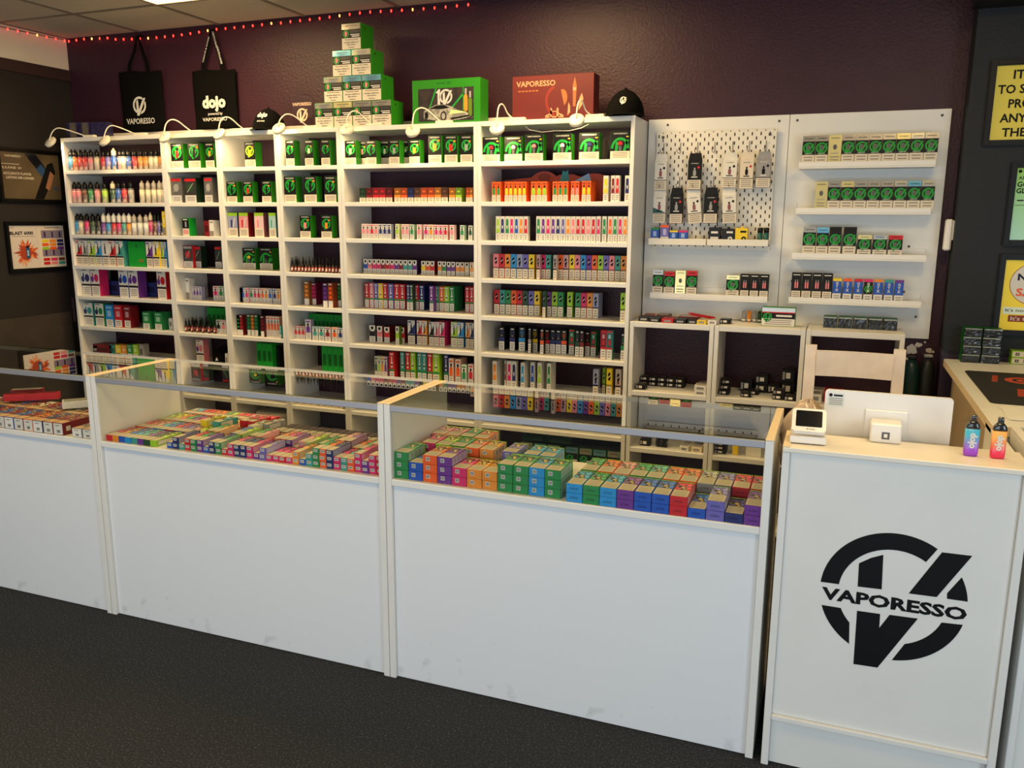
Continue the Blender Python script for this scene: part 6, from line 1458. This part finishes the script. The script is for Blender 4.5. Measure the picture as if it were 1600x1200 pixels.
def d5(b, L):
    rect(b, L(1), .024, .225, .024, .285, mat('off white left half', (214, 204, 196), .45)); rnd = random.Random(5); cols = [mat('splash orange', (214, 96, 40), .5), mat('splash rust', (170, 62, 30), .5), mat('splash peach', (226, 156, 110), .5)]
    for q in range(40):
        a = rnd.uniform(0, 6.28); r1 = rnd.uniform(.05, .098); w_ = rnd.uniform(.10, .22); p = [(.125, .118), (.125 + r1 * .6 * math.cos(a - w_), .118 + r1 * .6 * math.sin(a - w_)), (.125 + r1 * math.cos(a), .118 + r1 * .95 * math.sin(a)), (.125 + r1 * .6 * math.cos(a + w_), .118 + r1 * .6 * math.sin(a + w_))]; b.poly(p, cols[q % 3], L(2 + q * .05))
    b.poly([(.125 + u * .04, .118 + v * .045) for u, v in arc(1, 0, 345, 14)], cols[1], L(5)); rect(b, L(6), .128, .152, .085, .150, pc('-C')); rect(b, L(6), .130, .150, .150, .162, M_ink); rect(b, L(7), .134, .146, .10, .135, pc('+C'))
    b.text('BLAST 6000', .110, .240, M_ink, L(2), w=.160, h=.022, bold=.04); b.text('dojo', .046, .272, pc('N'), L(2), w=.03, h=.008); rect(b, L(2), .04, .2, .218, .221, M_grey); b.text('AVAILABLE FLAVOURS', .325, .272, M_ink, L(2), w=.11, h=.007)
    for (v0, c) in ((.205, 'V'), (.092, 'V')):
        rect(b, L(1), .245, .405, v0, v0 + .05, mat('mauve grey band', (134, 124, 142), .45))
        for q in range(3): b.poly([(.265 + .055 * q + p[0], v0 + .006 + p[1]) for p in ((0, 0), (.012, 0), (.012, .03), (.008, .038), (.004, .038), (0, .03))], pc('-P'), L(2))
    for i, row in enumerate(((.180, 'YAN'), (.157, 'OAN'), (.134, 'LOP'), (.064, 'RMH'), (.040, 'RKT'))):
        for q in range(3): rect(b, L(2), .247 + .055 * q, .294 + .055 * q, row[0], row[0] + .018, pc(row[1][q]))
framed('flavour_chart_poster', .437, .310, LWL(-.577, 1.205), mat('cream poster sheet', (222, 210, 196), .45), 'framed white poster with orange burst and flavour chart, lower on the far side wall', d5)
# door chime handset on the wall corner
e = empty('wall_handset', (4.985, -.08, 1.42)); tag(e, 'slim white handset fixed at the edge of the black wall', 'handset')
MB().cbox(-.035, -.006, -.025, .025, 0, .135, M_plasticw, .006).build('handset_body', e); MB().cbox(-.0058, -.0002, -.022, .022, .045, .13, M_plasticw, .002).build('bracket', e)
# ------------------------------------------------------------------ orange display card and odds in bookcase six
b = MB(); base = [(-.30, 0), (.30, 0)]; topl = []
for i in range(41):
    u = -.30 + .6 * i / 40; h = .118 + .02 * math.sin(5 * u + 1)
    if -.12 < u < .02: h = .12 + .035 * math.sin(math.pi * (u + .12) / .14) ** .6
    if .12 < u < .30: h = .125 + .016 * abs(math.sin(22 * u))
    topl.append((u, h))
b.slab(base + topl[::-1], mat('orange display card', (176, 66, 30), .5), 0, .004); b.poly([(-.05 + u * .035, .125 + v * .022) for u, v in arc(1, 0, 345, 16)], pc('-O'), F0(-.0005)); b.poly([(.03, .10), (.05, .158), (.062, .15), (.075, .16), (.085, .10)], pc('T'), F0(-.0005)); b.poly([(.10, .10), (.16, .13), (.185, .142), (.20, .10)], pc('+C'), F0(-.0005))
for x in (-.2, .2): b.box(x - .02, x + .02, .004, .05, 0, .003, pc('-O'))
tag(b.build('display_card', None, (3.145, -.10, 1.63)), 'wavy topped orange display card behind the orange cartons', 'display card')
tag(MB().cbox(-.035, .035, 0, .06, 0, .10, mat('tan plastic tray', (170, 140, 92), .4), .002).build('tan_box', None, (3.395, -.18, 1.825)), 'small tan box behind the device boxes on sixth bookcase top shelf', 'box')
tag(MB().cbox(-.055, .055, 0, .003, 0, .105, M_acryl, .001).box(-.055, .055, .003, .05, 0, .003, M_acryl).build('acrylic_stand', None, (3.475, -.235, 1.825)), 'empty clear acrylic stand between device boxes on sixth bookcase', 'stand')
tag(MB().tube([(3.05, -.262, 1.990), (3.07, -.26, 1.974), (3.13, -.25, 1.962), (3.2, -.25, 1.966), (3.27, -.25, 1.964), (3.33, -.25, 1.975), (3.37, -.255, 1.992)], .0018, M_lamp, 6).build('lamp_cable', None), 'thin cream cable drooping under the top panel of sixth bookcase', 'cable')
e = MB().lathe([(.055, 0), (.078, .012), (.084, .04), (.07, .085), (.03, .105), (.002, .108)], M_cloth, 20).build('folded_cap', None, (1.075, -.17, .668)); MB().poly([(-.012, .03), (.012, .032), (.0, .052)], M_paper, F0(-.088)).build('tag_mark', e); tag(e, 'crumpled black cloth cap with a small white triangle, second bookcase', 'cap')
# ------------------------------------------------------------------ till: screen, card reader, vapes, bag
e = empty('till_screen', (4.684, -1.752, .862)); e.rotation_euler = (0, 0, -.02); tag(e, 'white backed till screen standing behind the till counter ledge', 'screen'); hw = .163
b = MB(); plate(b, rounded(-hw, hw, 0, .212, .010, 4), 0, .012, M_plasticw)
me = b.mesh('s'); me.transform(Matrix.Rotation(math.radians(90), 4, 'X')); MB().build('screen_shell', e, (0, .012, 0), mesh=me)
MB().cbox(-hw + .008, hw - .008, .0122, .016, .008, .204, mat('dark screen glass', (12, 12, 14), .08), .001).build('display_glass', e)
b = MB().cbox(-.055, .055, -.006, -.0004, .03, .165, M_plasticw, .003); b.build('rear_cover', e)
MB().cbox(-.039, .039, -.075, -.0065, .089, .142, M_plasticw, .004).build('stand_arm', e)
MB().fr(-.010, .010, .100, .120, -.0754, mat('grey maker mark', (84, 84, 86), .4)).fr(-.0045, .0045, .105, .115, -.0758, M_plasticw).build('maker_mark', e)
b = MB().fr(-.155, -.112, .165, .203, -.0004, mat('pale label', (214, 220, 214), .4)); b.poly([(-.148 + u * .005, .197 + v * .005) for u, v in arc(1, 0, 330, 8)], M_ink, F0(-.0008)); b.fr(-.14, -.116, .194, .199, -.0008, M_ink); lines(b, -.152, -.115, .168, .190, 4, -.0008); b.build('rating_label', e)
e = empty('card_reader', (4.487, -1.92, .9535), (0, 0, .04)); tag(e, 'white countertop card reader with black screen beside the till screen', 'card reader')
b = MB(); b.slab(rounded(-.046, .046, 0, .018, .004, 3), M_plasticw, 0, .10); b.build('reader_base', e)
b = MB(); plate(b, rounded(-.044, .044, 0, .080, .010, 4), 0, .014, M_plasticw); bdy = b.build('reader_head', e, (0, .012, .022), (math.radians(38), 0, 0))
b = MB(); plate(b, rounded(-.034, .034, .016, .072, .003, 3), .0141, .0148, mat('dark reader screen', (14, 14, 18), .1)); b.build('reader_screen', bdy); MB().tr(-.006, .0, .006, .010, .0144, M_grey).tr(.002, .016, .0065, .0095, .0144, M_grey).build('reader_mark', bdy)
def vape(x, y, top, bot, lab):
    e = empty('pod_vape', (x, y, .9505), (0, 0, .03)); tag(e, lab, 'vape', 'lettered vapes on the till ledge'); w, d, h = .034, .020, .072
    m = bpy.data.materials.new('gradient shell ' + lab[:6]); m.use_nodes = True; nt = m.node_tree; bs = nt.nodes['Principled BSDF']; tc = nt.nodes.new('ShaderNodeTexCoord'); sx = nt.nodes.new('ShaderNodeSeparateXYZ'); r = nt.nodes.new('ShaderNodeValToRGB')
    r.color_ramp.elements[0].color = tuple(lin(v) for v in bot) + (1,); r.color_ramp.elements[0].position = .25; r.color_ramp.elements[1].color = tuple(lin(v) for v in top) + (1,); r.color_ramp.elements[1].position = .78
    nt.links.new(tc.outputs['Generated'], sx.inputs[0]); nt.links.new(sx.outputs['Z'], r.inputs[0]); nt.links.new(r.outputs[0], bs.inputs['Base Color']); bs.inputs['Roughness'].default_value = .28
    def ring(b, prof, m_):
        n = 20; vs = []; fs = []
        for (sc, sd_, z) in prof:
            for i in range(n):
                a = 2 * math.pi * i / n; c, s_ = math.cos(a), math.sin(a); vs.append((math.copysign(abs(c) ** .5, c) * w / 2 * sc, math.copysign(abs(s_) ** .6, s_) * d / 2 * sd_, z))
        for k_ in range(len(prof) - 1):
            for i in range(n): j = (i + 1) % n; fs.append((k_ * n + i, k_ * n + j, (k_ + 1) * n + j, (k_ + 1) * n + i))
        fs.append(tuple(reversed(range(n)))); fs.append(tuple((len(prof) - 1) * n + i for i in range(n))); b.add(vs, fs, m_, True)
    b = MB(); ring(b, [(.82, .7, 0), (.96, .92, .003), (1, 1, .008), (1, 1, h)], m); bd_ = b.build('vape_body', e)
    b = MB(); ring(b, [(.97, .96, h + .0003), (.95, .95, h + .006), (.80, .9, h + .013), (.52, .8, h + .019)], mat('smoked clear top', (30, 32, 28), .08, coat=.6)); b.build('tank', e)
    b = MB(); ring(b, [(.42, .62, h + .0193), (.40, .55, h + .032), (.36, .42, h + .035)], mat('smoked mouthpiece', (58, 58, 58), .12, coat=.5)); b.build('mouthpiece', e)
    MB().text('dojo', 0, .042, M_paper, F0(-d / 2 - .0006), w=.041, bold=.05, rot=-math.pi / 2).build('lettering', bd_)
vape(4.882, -1.872, (70, 180, 214), (160, 70, 206), 'blue to purple vape standing on the till ledge nearest the screen'); vape(4.943, -1.872, (240, 178, 96), (240, 52, 86), 'orange to red vape standing on the till ledge')
# crumpled clear bag behind the reader
b = MB(); rnd = random.Random(11); n, m_ = 26, 16; vs = []
for j in range(m_ + 1):
    ph = math.pi * j / m_
    for i in range(n):
        th = 2 * math.pi * i / n; r = 1 + .10 * math.sin(3 * th + 2 * ph) + .08 * math.sin(7 * th - 4 * ph) + rnd.uniform(-.05, .05)
        vs.append((.070 * r * math.sin(ph) * math.cos(th), .06 * r * math.sin(ph) * math.sin(th), .145 + .140 * -math.cos(ph) * (1 + .04 * math.sin(5 * th))))
fs = [(j * n + i, j * n + (i + 1) % n, (j + 1) * n + (i + 1) % n, (j + 1) * n + i) for j in range(m_) for i in range(n)]
b.add(vs, fs, mat('beige film bag', (176, 156, 136), .25, noise=.15, nscale=22), True); tag(b.build('film_bag', None, (4.478, -1.690, .7405)), 'crumpled beige plastic film bag behind the card reader', 'bag')
# ------------------------------------------------------------------ chair behind the till
M_ch = mat('whitewashed pale wood', (232, 218, 204), .45, noise=.08, nscale=14)
e = empty('wooden_chair', (4.612, -.80, 0)); tag(e, 'pale wooden chair with wide top slat behind the till screen', 'chair')
for s_ in (-1, 1):
    b = MB(); x = s_ * .160; q = []
    for (z, y) in ((0, .03), (.62, 0), (.80, .012), (1.062, .045)): q.append((y, z))
    vs = []
    for (y, z) in q: vs += [(x - .021, y - .014, z), (x + .021, y - .014, z), (x + .021, y + .014, z), (x - .021, y + .014, z)]
    fs = [(k_ * 4 + i, k_ * 4 + (i + 1) % 4, k_ * 4 + 4 + (i + 1) % 4, k_ * 4 + 4 + i) for k_ in range(3) for i in range(4)] + [(0, 3, 2, 1), (12, 13, 14, 15)]
    b.add(vs, fs, M_ch).build('back_post', e); MB().cbox(x - .02, x + .02, -.37, -.335, 0, .60, M_ch, .004).build('leg', e); MB().cbox(x - .01, x + .01, -.3345, -.02, .25, .28, M_ch, .003).build('side_stretcher', e)
def slat(z0, z1, y, nm='back_slat'):
    b = MB(); N = 8; vs = []
    for i in range(N + 1):
        u = -.1385 + .277 * i / N; bow = .014 * math.cos(math.pi * u / .29)
        vs += [(u, y + bow, z0), (u, y + bow, z1), (u, y + bow + .016, z1), (u, y + bow + .016, z0)]
    fs = [(i * 4 + k_, i * 4 + 4 + k_, i * 4 + 4 + (k_ + 1) % 4, i * 4 + (k_ + 1) % 4) for i in range(N) for k_ in range(4)] + [(0, 1, 2, 3), (N * 4 + 3, N * 4 + 2, N * 4 + 1, N * 4)]
    b.add(vs, fs, M_ch).build(nm, e)
slat(.945, 1.045, .012); slat(.70, .76, .0)
MB().cbox(-.20, .20, -.38, -.016, .60, .63, M_ch, .006).build('seat', e); MB().cbox(-.139, .139, -.362, -.345, .18, .21, M_ch, .003).build('front_stretcher', e)
# tall dark bottle shapes and peeled paint behind the chair
for i, (x, y, r, h, m, lab) in enumerate(((4.868, -.12, .036, .935, mat('deep teal cylinder', (14, 52, 54), .35), 'tall deep teal cylinder standing beside the low bookcases'), (4.935, -.10, .034, .945, mat('matt black cylinder', (26, 28, 28), .45), 'tall black cylinder standing next to the teal one'))):
    e = MB().lathe([(r, 0), (r, h * .93), (r * .8, h * .97), (r * .4, h)], m, 20).build('tall_cylinder', None, (x, y, 0)); MB().cbox(-.018, .018, -.018, .018, h + .0003, h + .012, pc('S') if i else M_plastick, .003).build('cylinder_cap', e); tag(e, lab, 'cylinder')
rnd = random.Random(4); M_peel = mat('bare plaster patch', (206, 200, 190), .7)
for i, (x, z, s_) in enumerate(((4.872, .962, .030), (4.900, .985, .016), (4.945, .962, .018), (4.862, .918, .013), (4.925, 1.0, .007), (4.962, .957, .008))):
    p = [(x + s_ * rnd.uniform(.55, 1.1) * math.cos(a * .5236), z + s_ * rnd.uniform(.5, 1.0) * math.sin(a * .5236)) for a in range(12)]
    MB().poly(p, M_peel, F0(-.0008)).build('peeled_paint', bpy.data.objects['wall_back'])
